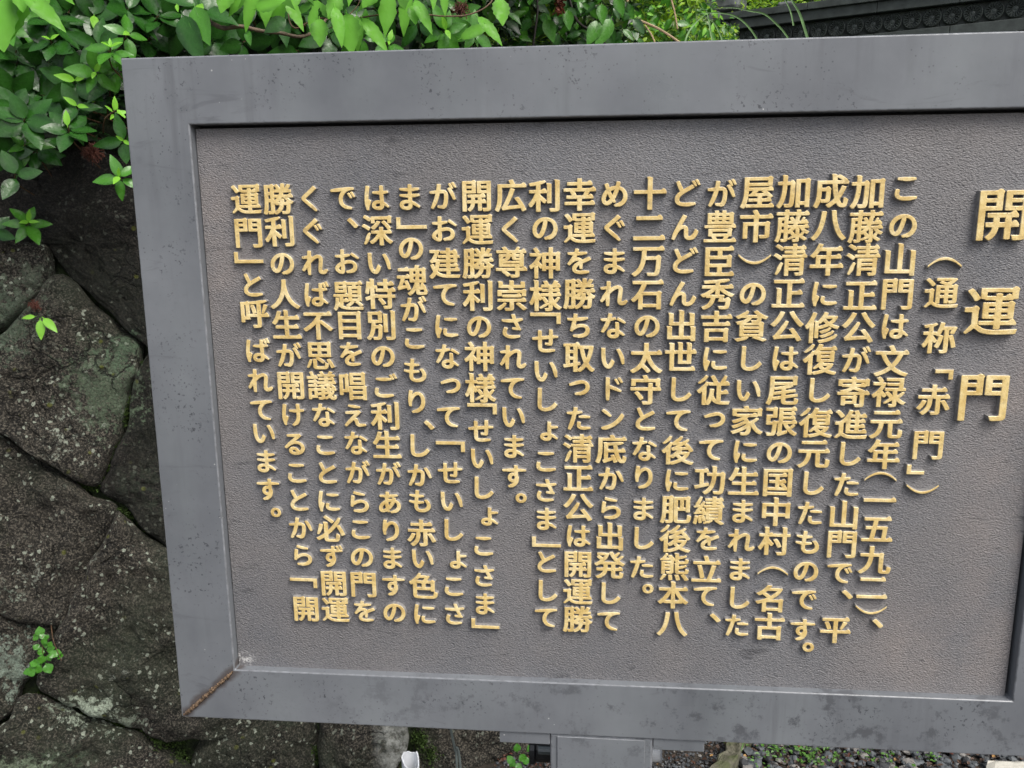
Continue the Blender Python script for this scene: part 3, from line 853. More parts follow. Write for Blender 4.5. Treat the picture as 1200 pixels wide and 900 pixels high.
for (px, py, n_, r_) in ((862, 872, 14, .02), (905, 885, 30, .03), (948, 888, 70, .03), (942, 878, 30, .025), (1020, 886, 20, .02), (905, 876, 30, .02), (1090, 889, 16, .015), (885, 893, 14, .02), (1045, 893, 14, .02), (980, 889, 16, .02)):
    C0 = onZ(px, py, .02)
    for k in range(n_):
        P = C0+Vector((rr.gauss(0, r_), rr.gauss(0, r_), rr.uniform(0, .014)))
        if py < 875: # grass
            m.add([P, P+Vector((.004, 0, 0)), P+Vector((rr.uniform(-.04, .04), rr.uniform(-.03, .03), rr.uniform(.02, .05)))], [(0, 1, 2)])
        else: flake(m, P, rr.uniform(.008, .014), rr, .4)
tag(m.build('sprouts', M_sprout), kind='stuff')
# mossy kerb stone and pale slab
def rough_block(name, pts, z0, z1, mat, label, cat, amp=.006):
    m = MB(); A, B, C_, D = [Vector(p) for p in pts]; N = 14; vs = []
    for j in range(N+1):
        for i in range(N+1):
            u = i/N; v = j/N
            P = A.lerp(B, u).lerp(D.lerp(C_, u), v); P = P+Vector((noise.noise(P*22), noise.noise(P*22+Vector((5, 0, 0))), 0))*amp*1.2
            e = min(u, 1-u, v, 1-v)
            vs.append((P.x, P.y, z1-(.006 if e < .01 else 0)+amp*noise.fractal(P*30, 1, 2, 3)))
    fs = [(j*(N+1)+i, j*(N+1)+i+1, (j+1)*(N+1)+i+1, (j+1)*(N+1)+i) for j in range(N) for i in range(N)]
    rim = [i for i in range(N+1)]+[(j+1)*(N+1)-1 for j in range(1, N+1)]+[N*(N+1)+i for i in range(N-1, -1, -1)]+[j*(N+1) for j in range(N-1, 0, -1)]
    b = len(vs); vs += [(vs[k][0], vs[k][1], z0) for k in rim]
    fs += [(rim[k], b+k, b+(k+1) % len(rim), rim[(k+1) % len(rim)]) for k in range(len(rim))]
    m.add(vs, fs)
    return tag(m.build(name, mat, smooth=False), label, cat)
def kerbmat():
    t = NT('mossy_stone')
    c = t.ramp(t.noise(60, 5, .7), [(.35, (.05, .05, .03)), (.65, (.16, .15, .11))])
    c = t.mix(t.ramp(t.noise(20, 4), [(.45, 0.), (.6, .8)]), c, (.07, .085, .03))
    return t.end(c, .85, t.bump(t.noise(140, 4), .6, .004))
k0 = onZ(828, 906, .04); k1 = onZ(852, 870, .04); off = Vector((.045, -.015, 0))
k1 = k1+(k1-k0)*1.2; k0 = k0-(k1-k0)*.3
rough_block('kerb_stone', [k0, k0+off, k1+off, k1], -.03, .045, kerbmat(), 'mossy rough kerb stone edging the gravel right of the post', 'kerb stone', .016)
a = onZ(1158, 891, .05); b = onZ(1300, 894, .05); c_ = onZ(1300, 960, .05); d_ = onZ(1146, 940, .05)
rough_block('paving_slab', [d_, c_, b, a], -.03, .055, simple('pale_granite', (.55, .53, .46), .7, .15, 50, .4, .003), 'pale cream granite slab beyond the lower right corner of the sign', 'slab', .002)
# broken pipe stub
m = MB(); N = 36; C0 = at(481, 893, 2.04); r0 = .0235; vs = []
for lv in range(2):
    for k in range(N):
        a = 2*math.pi*k/N; z = (C0.z+.016-.030*max(0, math.cos(a+.8))**.7+.003*math.sin(a*3)+.0015*rr.uniform(-1, 1)) if lv else -.04
        vs.append((C0.x+math.cos(a)*r0*(.93 if lv else 1), C0.y+math.sin(a)*r0*(.93 if lv else 1), z))
for lv in range(2):
    for k in range(N):
        a = 2*math.pi*k/N; q = vs[(1-lv)*N+k]
        vs.append((C0.x+math.cos(a)*r0*.80, C0.y+math.sin(a)*r0*.80, q[2]))
m.add(vs, [(r_*N+k, r_*N+(k+1) % N, (r_+1)*N+(k+1) % N, (r_+1)*N+k) for r_ in range(3) for k in range(N)])
tag(m.build('pipe_stub', M_white, smooth=False), 'broken white pipe stub with torn rim standing against the mossy rocks', 'pipe')

# ------------------------------------------------------------------ leaves
def leaf_mesh(name, L, W, mat, fold=.25, curl=.18, n=7, tip=1.5, wav=0., serr=0.):
    """ovate blade along +X from the stalk, top side +Z"""
    m = MB(); vs = []
    for i in range(n+1):
        u = i/n
        w = W*.5*math.sin(math.pi*min(1, u**.85))**(.8)*(1-.25*u**tip) if 0 < u < 1 else 0
        w = max(w, .0006)
        if serr and 0 < i < n: w *= 1+serr*(1 if i % 2 else -1)
        z = -curl*L*u*u+.02*L*math.sin(u*9)*wav
        for sgn, k in ((-1, 1.), (-1, .5), (0, 0), (1, .5), (1, 1.)):
            vs.append((u*L, sgn*w*k, z+fold*w*k*(1.2-.5*k)+wav*.06*W*math.sin(u*11+sgn*2)*k))
    fs = [(i*5+k, (i+1)*5+k, (i+1)*5+k+1, i*5+k+1) for i in range(n) for k in range(4)]
    m.add(vs, fs)
    m.tube([(-.10*L, 0, .01*L), (0, 0, 0), (.3*L, 0, -.02*L)], [.0011, .0010, .0005], 4, False)
    return m.mesh(name, mat, smooth=True)
def lobed_mesh(name, L, mat, lobes=3, curl=.25):
    """maple like blade with long pointed toothed lobes"""
    m = MB(); pts = [(0, 0)]
    angs = {3: (-48, 0, 48), 5: (-80, -42, 0, 42, 80)}[lobes]; lens = {3: (.82, 1., .82), 5: (.5, .8, 1., .8, .5)}[lobes]
    out = []
    def lobe(a, l, w):
        o = []; d = Vector((math.cos(a), math.sin(a))); s = Vector((-d.y, d.x))
        for u, ww in ((.30, .55), (.42, .86), (.46, .80), (.56, .98), (.60, .88), (.70, .72), (.74, .62), (.84, .32), (1.0, 0.)): o.append((d*u*l, s*w*ww*.86))
        return o
    for i, (a, l) in enumerate(zip(angs, lens)):
        o = lobe(math.radians(a), l*L, .20*L*(.8 if l < 1 else 1.))
        seg = [p-s for p, s in o]+[p+s for p, s in o[:-1][::-1]]
        out += seg
    v = [Vector((0, 0, 0))]+[Vector((p.x, p.y, 0)) for p in out]
    base = Vector((0, 0))
    # triangulate as a fan of lobes
    fs = []; k = 1; per = 17
    for i in range(lobes):
        ids = list(range(k, k+per)); k += per
        for a, b in zip(ids[:8], ids[1:9]):
            j = ids.index(a); o1 = ids[16-j] if j < 8 else ids[8]; o2 = ids[16-j-1]
            if a == o1 or b == o2: fs.append((a, b, o1))
            else: fs.append((a, b, o2, o1))
        fs.append((0, ids[0], ids[16]))
        if i: fs.append((0, ids[0]-1 - 0, ids[0]))
    vv = []
    for p in v:
        r = p.length
        ang = math.atan2(p.y, p.x) if r > 0 else 0
        vv.append((p.x, p.y, -curl*L*(r/L)**2+.03*L*math.cos(ang*6)*(r/L)))
    m.add(vv, fs)
    m.tube([(-.35*L, 0, .05*L), (0, 0, 0)], .0009, 4, False)
    return m.mesh(name, mat, smooth=True)
M_dark = leaf_mat('glossy_dark_leaf', (.005, .026, .005), (.020, .078, .010), .22, .12, .32)
M_mid = leaf_mat('green_leaf', (.020, .085, .010), (.055, .185, .018), .22, .22, .42)
M_young = leaf_mat('young_leaf', (.10, .30, .02), (.19, .44, .04), .38, .35, .4)
M_maple = leaf_mat('maple_leaf', (.055, .20, .018), (.15, .40, .040), .45, .45, .35)
M_twig = simple('twig_bark', (.12, .065, .035), .6, .4, 120, .5, .001)
M_branch = simple('branch_bark', (.16, .11, .075), .65, .5, 60, .8, .002)
M_dead = simple('dead_bloom', (.10, .03, .018), .7, .5, 200, .4, .002)
big = [leaf_mesh('leaf', .070, .043, M_dark, .18, .16), leaf_mesh('leaf', .078, .038, M_dark, .26, .28, wav=.4), leaf_mesh('leaf', .064, .044, M_dark, .12, .1)]
midl = [leaf_mesh('leaf', .064, .036, M_mid, .2, .2), leaf_mesh('leaf', .060, .032, M_mid, .26, .3, wav=.5)]
young = [leaf_mesh('leaf', .036, .014, M_young, .3, .1), leaf_mesh('leaf', .044, .020, M_young, .2, .2)]
def frame_of(X, Z):
    X = X.normalized(); Y = Z.cross(X).normalized(); Z2 = X.cross(Y)
    return Matrix(((X.x, Y.x, Z2.x), (X.y, Y.y, Z2.y), (X.z, Y.z, Z2.z))).to_4x4()
def put_leaf(parent, me, P, X, Z, sc=1.):
    M = Matrix.Translation(P) @ frame_of(X, Z) @ Matrix.Scale(sc, 4)
    return link('leaf', me, parent, M)
def whorl(parent, P, A, n, meshes, sd, sc=1., lift=.35, inner=None, twig=None, a0=None):
    A = A.normalized(); T = A.cross(Vector((.3, .1, .9))).normalized(); B = A.cross(T)
    a0 = sd.uniform(0, 6.3) if a0 is None else a0
    for k in range(n):
        a = a0+2*math.pi*k/n+sd.uniform(-.28, .28); e = lift+sd.uniform(-.3, .3)
        R = T*math.cos(a)+B*math.sin(a)
        X = R*math.cos(e)+A*math.sin(e)
        Z = A*math.cos(e)-R*math.sin(e)+R.cross(A)*sd.uniform(-.35, .35)
        put_leaf(parent, sd.choice(meshes), P+A*sd.uniform(-.012, .004)+R*.004, X, Z, sc*sd.uniform(.75, 1.12))
    if inner:
        for k in range(inner[1]):
            a = a0+.6+2*math.pi*k/inner[1]+sd.uniform(-.3, .3); e = .7+sd.uniform(-.3, .3)
            R = T*math.cos(a)+B*math.sin(a); X = R*math.cos(e)+A*math.sin(e); Z = A*math.cos(e)-R*math.sin(e)
            put_leaf(parent, sd.choice(inner[0]), P+A*.006, X, Z, sc*sd.uniform(.6, 1.))
    if twig is not None:
        twig.tube(smooth_path([P+A*.004, P-A*.05+Vector((sd.uniform(-.01, .01), 0, .005)), P-A*.14+Vector((sd.uniform(-.04, .04), .05, .02))], 3), [.0016]*7, 5, False)
CAMD = lambda P: (CAM_P-P).normalized()
def axis_for(P, sd, up=.55, jit=.45): return (CAMD(P)*1.1+Vector((0, 0, up*.8))+Vector((sd.uniform(-jit, jit), sd.uniform(-jit, jit), sd.uniform(-jit, jit)))).normalized()

def stuff_leaves(name, parent, mats, n, fn, sd, lo=.03, hi=.05, upb=.6):
    m = MB()
    for k in range(n):
        P = fn(sd)
        if P is None: continue
        m.cur = sd.choices(range(len(mats)), [1]*len(mats))[0]
        l = sd.uniform(lo, hi); w = l*sd.uniform(.38, .5)*.5
        X = Vector((sd.uniform(-1, 1), sd.uniform(-1, .6), sd.uniform(-.8, .5))).normalized()
        Z = (Vector((0, -.35, upb))+Vector((sd.uniform(-.7, .7), sd.uniform(-.7, .7), sd.uniform(-.4, .4)))).normalized()
        Y = Z.cross(X)
        if Y.length < .05: continue
        Y.normalize(); Z = X.cross(Y)
        m.add([P, P+X*l*.3+Y*w*.8+Z*w*.25, P+X*l*.65+Y*w*.8+Z*w*.2, P+X*l-Z*l*.2, P+X*l*.65-Y*w*.8+Z*w*.2, P+X*l*.3-Y*w*.8+Z*w*.25, P+X*l*.33, P+X*l*.66-Z*l*.05],
              [(0, 6, 1), (6, 7, 2, 1), (7, 3, 2), (0, 5, 6), (6, 5, 4, 7), (7, 4, 3)])
    return tag(m.build(name, mats, parent, smooth=True), kind='stuff')
def plain_leaf(name, lo, hi, rough=.35, trans=.25):
    t = NT(name)
    c = t.ramp(t.noise(22, 3), [(.35, lo), (.65, hi)])
    t.end(c, rough, t.bump(t.noise(150, 3), .5, .001), spec=.5)
    tr = t.n('ShaderNodeBsdfTranslucent', {'Color': c}); mx = t.n('ShaderNodeMixShader', {0: trans, 1: t.b.outputs[0], 2: tr.outputs[0]})
    t.t.links.new(mx.outputs[0], t.t.nodes['Material Output'].inputs[0]); return t.m
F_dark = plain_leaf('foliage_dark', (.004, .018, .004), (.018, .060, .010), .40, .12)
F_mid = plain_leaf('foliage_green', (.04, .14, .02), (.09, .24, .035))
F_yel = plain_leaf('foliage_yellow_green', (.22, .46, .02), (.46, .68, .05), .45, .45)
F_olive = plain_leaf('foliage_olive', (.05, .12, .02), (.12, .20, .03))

# left shrub: whorls of glossy leaves hanging over the wall top
sd = random.Random(21)
shrubs = thing('broadleaf_shrub', st_pt(.95, 1.72), 'dense shrub of whorled glossy dark green leaves hanging over the wall left of the sign', 'shrub')
tw = MB()
# (px, py, depth, leaves, scale, mesh set, inner)
WH = [(60, 48, 1.78, 6, 1.05, 'd', 2), (130, 58, 1.72, 6, .95, 'm', 3), (55, 72, 1.84, 5, 1.2, 'd', 0), (88, 95, 1.80, 6, 1.15, 'd', 2), (112, 85, 1.76, 5, 1., 'm', 2), (136, 130, 1.70, 5, .72, 'y', 2),
      (30, 140, 1.74, 6, 1.1, 'd', 0), (80, 150, 1.75, 6, 1.05, 'd', 1), (50, 112, 1.82, 5, 1.1, 'd', 0), (20, 75, 1.82, 6, 1.1, 'd', 0), (15, 110, 1.8, 5, 1., 'd', 0), (140, 208, 1.72, 5, .85, 'm', 2),
      (8, 180, 1.76, 5, 1.05, 'd', 0), (40, 178, 1.84, 4, .9, 'd', 0), (18, 205, 1.74, 3, .95, 'd', 0), (110, 20, 1.84, 6, 1.1, 'd', 1), (150, 12, 1.80, 6, 1.05, 'd', 0), (80, 15, 1.85, 6, 1.1, 'd', 0),
      (185, 20, 1.86, 6, 1.1, 'd', 0), (175, 45, 1.90, 5, 1., 'd', 0), (112, 120, 1.85, 5, 1., 'd', 1), (90, 125, 1.78, 3, .9, 'd', 2), (145, 165, 1.80, 4, .8, 'd', 2), (60, 22, 1.78, 5, 1., 'd', 0), (130, 95, 1.82, 5, 1., 'd', 0), (5, 40, 1.85, 5, 1.1, 'd', 0), (25, 20, 1.86, 5, 1., 'd', 0), (100, 55, 1.88, 5, 1., 'd', 0), (35, 95, 1.88, 5, 1., 'd', 0), (70, 120, 1.88, 5, 1.05, 'd', 0), (5, 150, 1.84, 5, 1.05, 'd', 0), (150, 40, 1.76, 4, .9, 'm', 1)]
sets = {'d': big, 'm': midl, 'y': young}
for (px, py, dp, n_, sc, kd_, inn) in WH:
    P = at(px, py, dp)
    whorl(shrubs, P, axis_for(P, sd), n_, sets[kd_], sd, sc*.88, .25, (young, inn) if inn else None, tw)
for k in range(13):
    px = sd.uniform(5, 140); py = sd.uniform(20, 195); P = at(px, py, sd.uniform(1.74, 1.86))
    whorl(shrubs, P, axis_for(P, sd), 5, sets['m' if k % 4 == 0 else 'd'], sd, .8, .25, None, tw)
tw.build('twigs', M_twig, shrubs, smooth=True)
def fill_left(sd):
    px = sd.uniform(-120, 215); lim = 150+45*noise.noise(Vector((px*.015, 0, 4)))-max(0, (px-60))*.25
    py = sd.uniform(-160, lim)
    return at(px, py, sd.uniform(2.0, 2.45))
stuff_leaves('foliage', shrubs, [F_dark], 4600, fill_left, sd, .035, .055)
def fill_over(sd):
    return at(sd.uniform(-500, 760), sd.uniform(-620, -45), sd.uniform(1.75, 3.0))
stuff_leaves('shading_foliage', shrubs, [F_dark], 7000, fill_over, sd, .06, .10)  # unseen leaves above the view, added to shade the wall and shrub
# second shrub: the band above the sign
shrub2 = thing('broadleaf_shrub', st_pt(.2, 1.72), 'shrub with large drooping dark leaves and a bare brown branch over the top left frame', 'shrub')
tw = MB()
WH2 = [(232, 8, 1.74, 5, 1.1, 'd', 1), (210, 30, 1.90, 5, 1.1, 'd', 0), (250, 48, 1.9, 5, 1., 'd', 0), (285, 50, 1.86, 4, .95, 'd', 0), (320, 30, 1.92, 5, 1., 'd', 0), (350, 60, 1.95, 5, 1.1, 'd', 0), (330, 12, 1.9, 5, 1., 'd', 0),
       (385, 40, 1.95, 5, 1., 'd', 0), (400, 15, 1.95, 5, 1., 'd', 0), (425, 45, 1.95, 5, 1., 'm', 0), (455, 50, 1.86, 5, .85, 'm', 2), (490, 28, 1.9, 4, .8, 'd', 0), (522, 36, 1.78, 6, .85, 'm', 2), (555, 38, 1.84, 6, .9, 'm', 1), (540, 12, 1.95, 5, .9, 'm', 0), (370, 12, 1.98, 5, 1., 'd', 0), (300, 8, 1.95, 5, 1., 'd', 0), (440, 10, 2.0, 5, 1., 'd', 0), (505, 8, 2.0, 5, 1., 'd', 0), (270, 15, 1.95, 5, 1.05, 'd', 0)]
for (px, py, dp, n_, sc, kd_, inn) in WH2:
    P = at(px, py, dp)
    whorl(shrub2, P, axis_for(P, sd, .4), n_, sets[kd_], sd, sc, .15, (young, inn) if inn else None, tw)
# the two drooping leaves of the photograph
for (bx, by, tx, ty, sc, me) in ((228, 8, 241, 47, .98, midl[0]), (214, 18, 227, 57, 1.0, big[1]), (207, 5, 209, 24, .55, young[1]), (335, 22, 308, 38, .8, big[0]), (290, 36, 292, 56, .7, midl[1])):
    P = at(bx, by, 1.66); Q = at(tx, ty, 1.64)
    put_leaf(shrub2, me, P, Q-P, CAMD(P)+Vector((-.25, 0, .05)), sc*(Q-P).length/.062)
tw.build('twigs', M_twig, shrub2, smooth=True)
m = MB(); bp = smooth_path([at(232, 18, 1.85), at(250, 28, 1.78), at(263, 33, 1.76), at(283, 31, 1.75), at(305, 36, 1.75), at(330, 39, 1.76), at(350, 43, 1.77), at(366, 38, 1.80), at(385, 20, 1.95)], 6)
m.tube(bp, [.0052-.0022*k/len(bp)+.0004*math.sin(k*1.7) for k in range(len(bp))], 10); m.build('branch', M_branch, shrub2, smooth=True)
def fill_top(sd):
    px = sd.uniform(180, 600); py = sd.uniform(-200, 90)
    if noise.noise(Vector((px*.022, py*.03, 9))) < -.05 and py > 15: return None
    return at(px, py, sd.uniform(2.05, 2.5))
stuff_leaves('foliage', shrub2, [F_dark, F_dark, F_mid], 5200, fill_top, sd, .045, .065)

# maple sapling: pale lobed leaves lit from above
maple = thing('maple_sapling', at(420, -90, 2.0), 'pale green maple twigs with pointed lobed leaves above the sign top', 'tree')
mp3 = lobed_mesh('leaf', .075, M_maple, 3); mp5 = lobed_mesh('leaf', .08, M_maple, 5)
ser = leaf_mesh('leaf', .060, .040, M_maple, .12, .2, 12, 2., .3, .07)
lon = leaf_mesh('leaf', .080, .030, M_maple, .15, .3, 12, 1.2, .3, .05)
LF = [(290, -14, 270, 14, 'lon'), (300, -12, 284, 28, 'lon'), (312, -22, 309, 27, '3'), (322, -2, 327, 25, 'ser'), (334, -4, 354, 27, 'lon'), (372, 0, 361, 33, '3'), (374, 22, 374, 50, 'ser'), (392, 8, 402, 46, 'lon'), (398, -4, 385, 18, 'ser'),
      (458, -24, 450, 36, '5'), (478, -8, 470, 33, 'lon'), (486, 0, 506, 31, 'lon'), (406, 16, 410, 57, 'ser'), (418, 18, 420, 54, 'lon'), (425, 22, 452, 52, 'lon'), (484, 6, 487, 25, 'ser'), (508, -12, 508, 6, 'lon'), (520, -12, 521, 12, 'lon'),
      (445, -20, 425, 4, 'ser'), (352, -20, 345, 8, '3'), (416, -30, 408, 2, '3'), (540, 45, 575, 25, 'lon'), (560, 20, 588, 44, 'lon'), (270, -20, 258, 10, 'ser'), (300, 10, 330, -4, 'ser'), (585, -2, 590, 25, 'ser')]
ms = {'3': (mp3, .075), '5': (mp5, .08), 'ser': (ser, .060), 'lon': (lon, .080)}
tw = MB()
for (bx, by, tx, ty, k) in LF:
    dp = sd.uniform(1.60, 1.74)
    P = at(bx, by, dp); Q = at(tx, ty, dp-.015); me, L = ms[k]
    put_leaf(maple, me, P, Q-P, CAMD(P)+Vector((sd.uniform(-.3, .3), 0, sd.uniform(.2, .8))), 1.03*(Q-P).length/L)
tw.tube(smooth_path([at(340, -30, 1.75), at(338, 18, 1.74), at(346, 33, 1.74), at(362, 26, 1.74), at(380, 21, 1.74), at(410, 22, 1.74), at(440, 18, 1.74), at(470, 14, 1.74), at(500, 17, 1.74), at(520, 19, 1.74), at(550, 17, 1.75), at(575, 3, 1.76), at(590, -30, 1.78)], 5), .0016, 6)
tw.tube(smooth_path([at(376, 36, 1.75), at(392, 30, 1.75), at(420, 5, 1.75), at(424, -30, 1.75)], 5), .0010, 6)
tw.build('twig', M_twig, maple, smooth=True)
map2 = thing('maple_sapling', at(30, -90, 1.7), 'bright yellow green leafy spray hanging at the top left of the picture', 'tree')
LF2 = [(8, -30, 8, 34, 'ser', 1.1), (-14, -20, 0, 52, 'ser', 1.), (28, -8, 70, 24, 'lon', 1.), (46, -25, 49, 8, 'ser', 1.), (22, -26, 24, 9, 'ser', 1.), (74, -6, 86, 3, 'lon', .8), (-20, 0, -4, 30, 'ser', 1.)]
tw = MB()
for (bx, by, tx, ty, k, s_) in LF2:
    dp = sd.uniform(1.42, 1.52); P = at(bx, by, dp); Q = at(tx, ty, dp-.015); me, L = ms[k]
    put_leaf(map2, me, P, Q-P, CAMD(P)+Vector((sd.uniform(-.3, .3), 0, sd.uniform(.2, .6))), s_*(Q-P).length/L)
tw.tube(smooth_path([at(-40, -30, 1.5), at(8, -28, 1.5), at(40, -22, 1.5), at(90, -60, 1.52)], 5), .0014, 6); tw.build('twig', M_twig, map2, smooth=True)

# small plants on the wall
def sprig(P, label, n, meshes, sc, A, name='wall_seedling', extra=None, a0=None, lift=.2):
    t = thing(name, P, label, 'plant'); tw = MB()
    whorl(t, P, A, n, meshes, sd, sc, lift, extra, tw, a0); tw.build('stem', M_twig, t, smooth=True); return t
P = wallpt(43, 266, .06)
q = sprig(P, 'rosette of broad green leaves sprouting from the wall below the shrub', 6, midl, .86, CAMD(P)+Vector((.1, 0, .5)), 'wall_seedling', (young, 3), .3)
P = wallpt(4, 275, .07); sprig(P, 'dark glossy leaf cluster at the left edge halfway up the dark stones', 4, big, .8, CAMD(P)+Vector((-.1, 0, .3)))
def dead_bunch(t, P, r, n):
    m = MB()
    for k in range(n):
        d = Vector((sd.gauss(0, 1), sd.gauss(0, 1), sd.gauss(0, .8))).normalized(); Q = P+d*r*sd.uniform(.2, 1)
        m.tube([P+d*r*.1, Q, Q+Vector((sd.uniform(-.4, .4), 0, -.5))*r*.4], [.0008, .0007, .0012], 4)
    o = m.build('dead_bloom', M_dead, t); return o
P = wallpt(43, 372, .05)
q = thing('wall_seedling', P, 'tiny bright leaves under a dry reddish flower head on the lichened stone', 'plant')
dead_bunch(q, at(40, 358, (P-CAM_P).dot(-CAM_R.col[2])-.01), .016, 90)
D0 = (P-CAM_P).dot(-CAM_R.col[2])-.03
for (bx, by, tx, ty) in ((41, 371, 25, 372), (47, 375, 48, 397), (51, 373, 66, 387)):
    A_ = at(bx, by, D0); B_ = at(tx, ty, D0-.01); put_leaf(q, young[1], A_, B_-A_, CAMD(A_)+Vector((0, 0, .4)), (B_-A_).length/.044)
P = wallpt(52, 770, .03); D0 = (P-CAM_P).dot(-CAM_R.col[2])-.02
q = thing('wall_herb', P, 'small bright green herb with round leaves growing from the lower left joint', 'plant')
rnd_leaf = leaf_mesh('leaf', .021, .020, M_mid, .15, .12, 12, 4., .4)
for (bx, by, a, s_) in ((48, 745, 100, 1.1), (50, 755, 60, .8), (55, 762, 20, 1.), (46, 760, 150, .8), (58, 765, -20, 1.), (50, 768, -100, 1.), (47, 775, -150, 1.1), (54, 778, -60, 1.2), (48, 780, -120, 1.), (62, 766, 10, 1.), (42, 785, -150, 1.1), (52, 748, 130, .7), (45, 778, 170, 1.), (57, 758, 60, .7)):
    A_ = at(bx, by, D0+sd.uniform(-.01, .01)); X = (CAM_R @ Vector((math.cos(math.radians(a)), math.sin(math.radians(a)), .1)))
    put_leaf(q, rnd_leaf, A_, X, CAMD(A_)+Vector((sd.uniform(-.3, .3), 0, .4)), s_)
    A_ = at(bx+sd.uniform(-6, 6), by+sd.uniform(-5, 5), D0+.008); X = (CAM_R @ Vector((sd.uniform(-1, 1), sd.uniform(-1, .5), .2)))
    put_leaf(q, rnd_leaf, A_, X, CAMD(A_)+Vector((sd.uniform(-.5, .5), 0, .5)), s_*.8)
m = MB(); m.tube(smooth_path([at(60, 733, D0+.03), at(62, 748, D0), at(66, 760, D0), at(72, 774, D0)], 4), .0009, 5); m.tube([at(50, 745, D0), at(50, 765, D0+.005), at(48, 782, D0+.01)], .0008, 5)
m.build('stem', M_twig, q)
P = onZ(608, 892, .02)
q = thing('wall_herb', P, 'little sprig of oval green leaves beside the left of the post flange', 'plant')
for (bx, by, a) in ((606, 881, 90), (610, 884, -60), (618, 880, 40), (622, 876, 20), (600, 894, 120), (604, 896, -30), (612, 892, 10), (598, 898, 60)):
    A_ = at(bx, by, 1.92); X = (CAM_R @ Vector((math.cos(math.radians(a)), math.sin(math.radians(a)), .1)))
    put_leaf(q, rnd_leaf, A_, X, CAMD(A_)+Vector((sd.uniform(-.3, .3), 0, .6)), .95)
m = MB(); m.tube(smooth_path([at(630, 870, 1.92), at(616, 880, 1.93), at(604, 892, 1.94), at(600, 905, 1.96)], 4), .0008, 5); m.build('stem', M_twig, q)
P = wallpt(108, 893, .05)
me = leaf_mesh('fallen_leaf', .028, .022, simple('yellow_leaf', (.62, .56, .02), .5, .15), .1, .1)
o = link('fallen_leaf', me, None, Matrix.Translation(wallpt(104, 898, .055)) @ frame_of(Vector((.5, 0, .5)), Vector((0, -1, .5)))); tag(o, 'bright yellow fallen leaf on the lowest stone near the left edge', 'leaf')

# dry flower heads in the shrubs
dead_bunch(shrubs, at(108, 178, 1.82), .026, 160)
dead_bunch(shrub2, at(540, 10, 1.80), .022, 140)
dead_bunch(shrub2, at(253, 8, 1.84), .02, 90)

# ------------------------------------------------------------------ farther bushes
bush = thing('background_bush', at(660, 60, 2.9), 'dark leaved bush with a red brown seed head behind the middle of the sign top', 'bush')
def f_mid(sd):
    px = sd.uniform(590, 745); py = sd.uniform(-160, 80)
    if noise.noise(Vector((px*.03, py*.04, 3))) < -.15: return None
    return at(px, py, sd.uniform(2.6, 3.3))
stuff_leaves('foliage', bush, [F_dark, F_dark, F_olive], 5000, f_mid, sd, .03, .055)
m = MB(); m.tube(smooth_path([at(660, -30, 2.55), at(672, 15, 2.55), at(682, 30, 2.5), at(697, 38, 2.5), at(716, 60, 2.55)], 5), .004, 6)
m.tube(smooth_path([at(628, -30, 2.6), at(630, 10, 2.6), at(627, 36, 2.6), at(624, 60, 2.6)], 5), .004, 6); m.build('branch', simple('dark_bark', (.02, .016, .012), .7), bush, smooth=True)
m = MB()
for k in range(260):
    P = at(sd.gauss(656, 2.6), sd.uniform(-14, 17), 2.4+sd.uniform(-.02, .02)); flake(m, P, sd.uniform(.008, .016), sd, 1.)
m.build('seed_head', simple('seed_red', (.22, .06, .03), .6, .5), bush)
for (bx, by, tx, ty, sc) in ((665, 12, 667, 31, 1), (705, 5, 706, 24, .9), (703, 24, 690, 48, 1), (716, 22, 700, 50, 1.1), (722, -4, 729, 14, 1), (640, 22, 648, 45, .9)):
    P = at(bx, by, 2.45); Q = at(tx, ty, 2.43); put_leaf(bush, sd.choice(midl), P, Q-P, CAMD(P)+Vector((0, 0, .3)), (Q-P).length/.06)
for k in range(90):
    px = sd.uniform(596, 745); py = sd.uniform(-10, 52); P = at(px, py, sd.uniform(2.5, 2.7))
    put_leaf(bush, sd.choice(big+midl), P, Vector((sd.uniform(-1, 1), sd.uniform(-.4, .2), sd.uniform(-1.1, .1))), CAMD(P)+Vector((sd.uniform(-.5, .5), 0, .5)), sd.uniform(.5, .85))
b2 = thing('background_bush', at(600, 60, 3.4), 'bright yellow green small leaved bush left of the dark leaved one', 'bush')
def f_b2(sd):
    px = sd.uniform(525, 655); py = sd.uniform(-140, 70)
    return at(px, py, sd.uniform(3.0, 3.8)) if noise.noise(Vector((px*.05, py*.06, 7))) > -.3 else None
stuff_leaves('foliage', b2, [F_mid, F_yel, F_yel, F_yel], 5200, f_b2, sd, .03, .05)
b3 = thing('background_bush', at(790, 60, 3.6), 'bright yellow green bush just left of the dark tiled ridge', 'bush')
def f_b3(sd):
    px = sd.uniform(722, 862); py = sd.uniform(-90, 70)
    if px > 835 and py < 30: return None
    return at(px, py, sd.uniform(3.3, 4.1)) if noise.noise(Vector((px*.05, py*.06, 17))) > -.25 else None
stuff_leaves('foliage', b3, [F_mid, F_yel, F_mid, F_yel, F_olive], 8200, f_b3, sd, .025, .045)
for k in range(60):
    px = sd.uniform(735, 845); py = sd.uniform(-8, 48); P = at(px, py, sd.uniform(3.0, 3.3))
    put_leaf(b3, sd.choice(midl+young), P, Vector((sd.uniform(-1, 1), sd.uniform(-.4, .2), sd.uniform(-1.1, .3))), CAMD(P)+Vector((sd.uniform(-.5, .5), 0, .5)), sd.uniform(.5, .85))
m = MB()
for pth, r_ in (([(749, 24), (772, 34), (796, 50), (806, 62)], .0045), ([(756, 30), (764, 42), (770, 58)], .003), ([(784, -8), (790, 12), (794, 34)], .003), ([(734, -5), (737, 8), (737, 21)], .006)):
    m.tube(smooth_path([at(a, b, 2.95) for a, b in pth], 4), r_, 6)
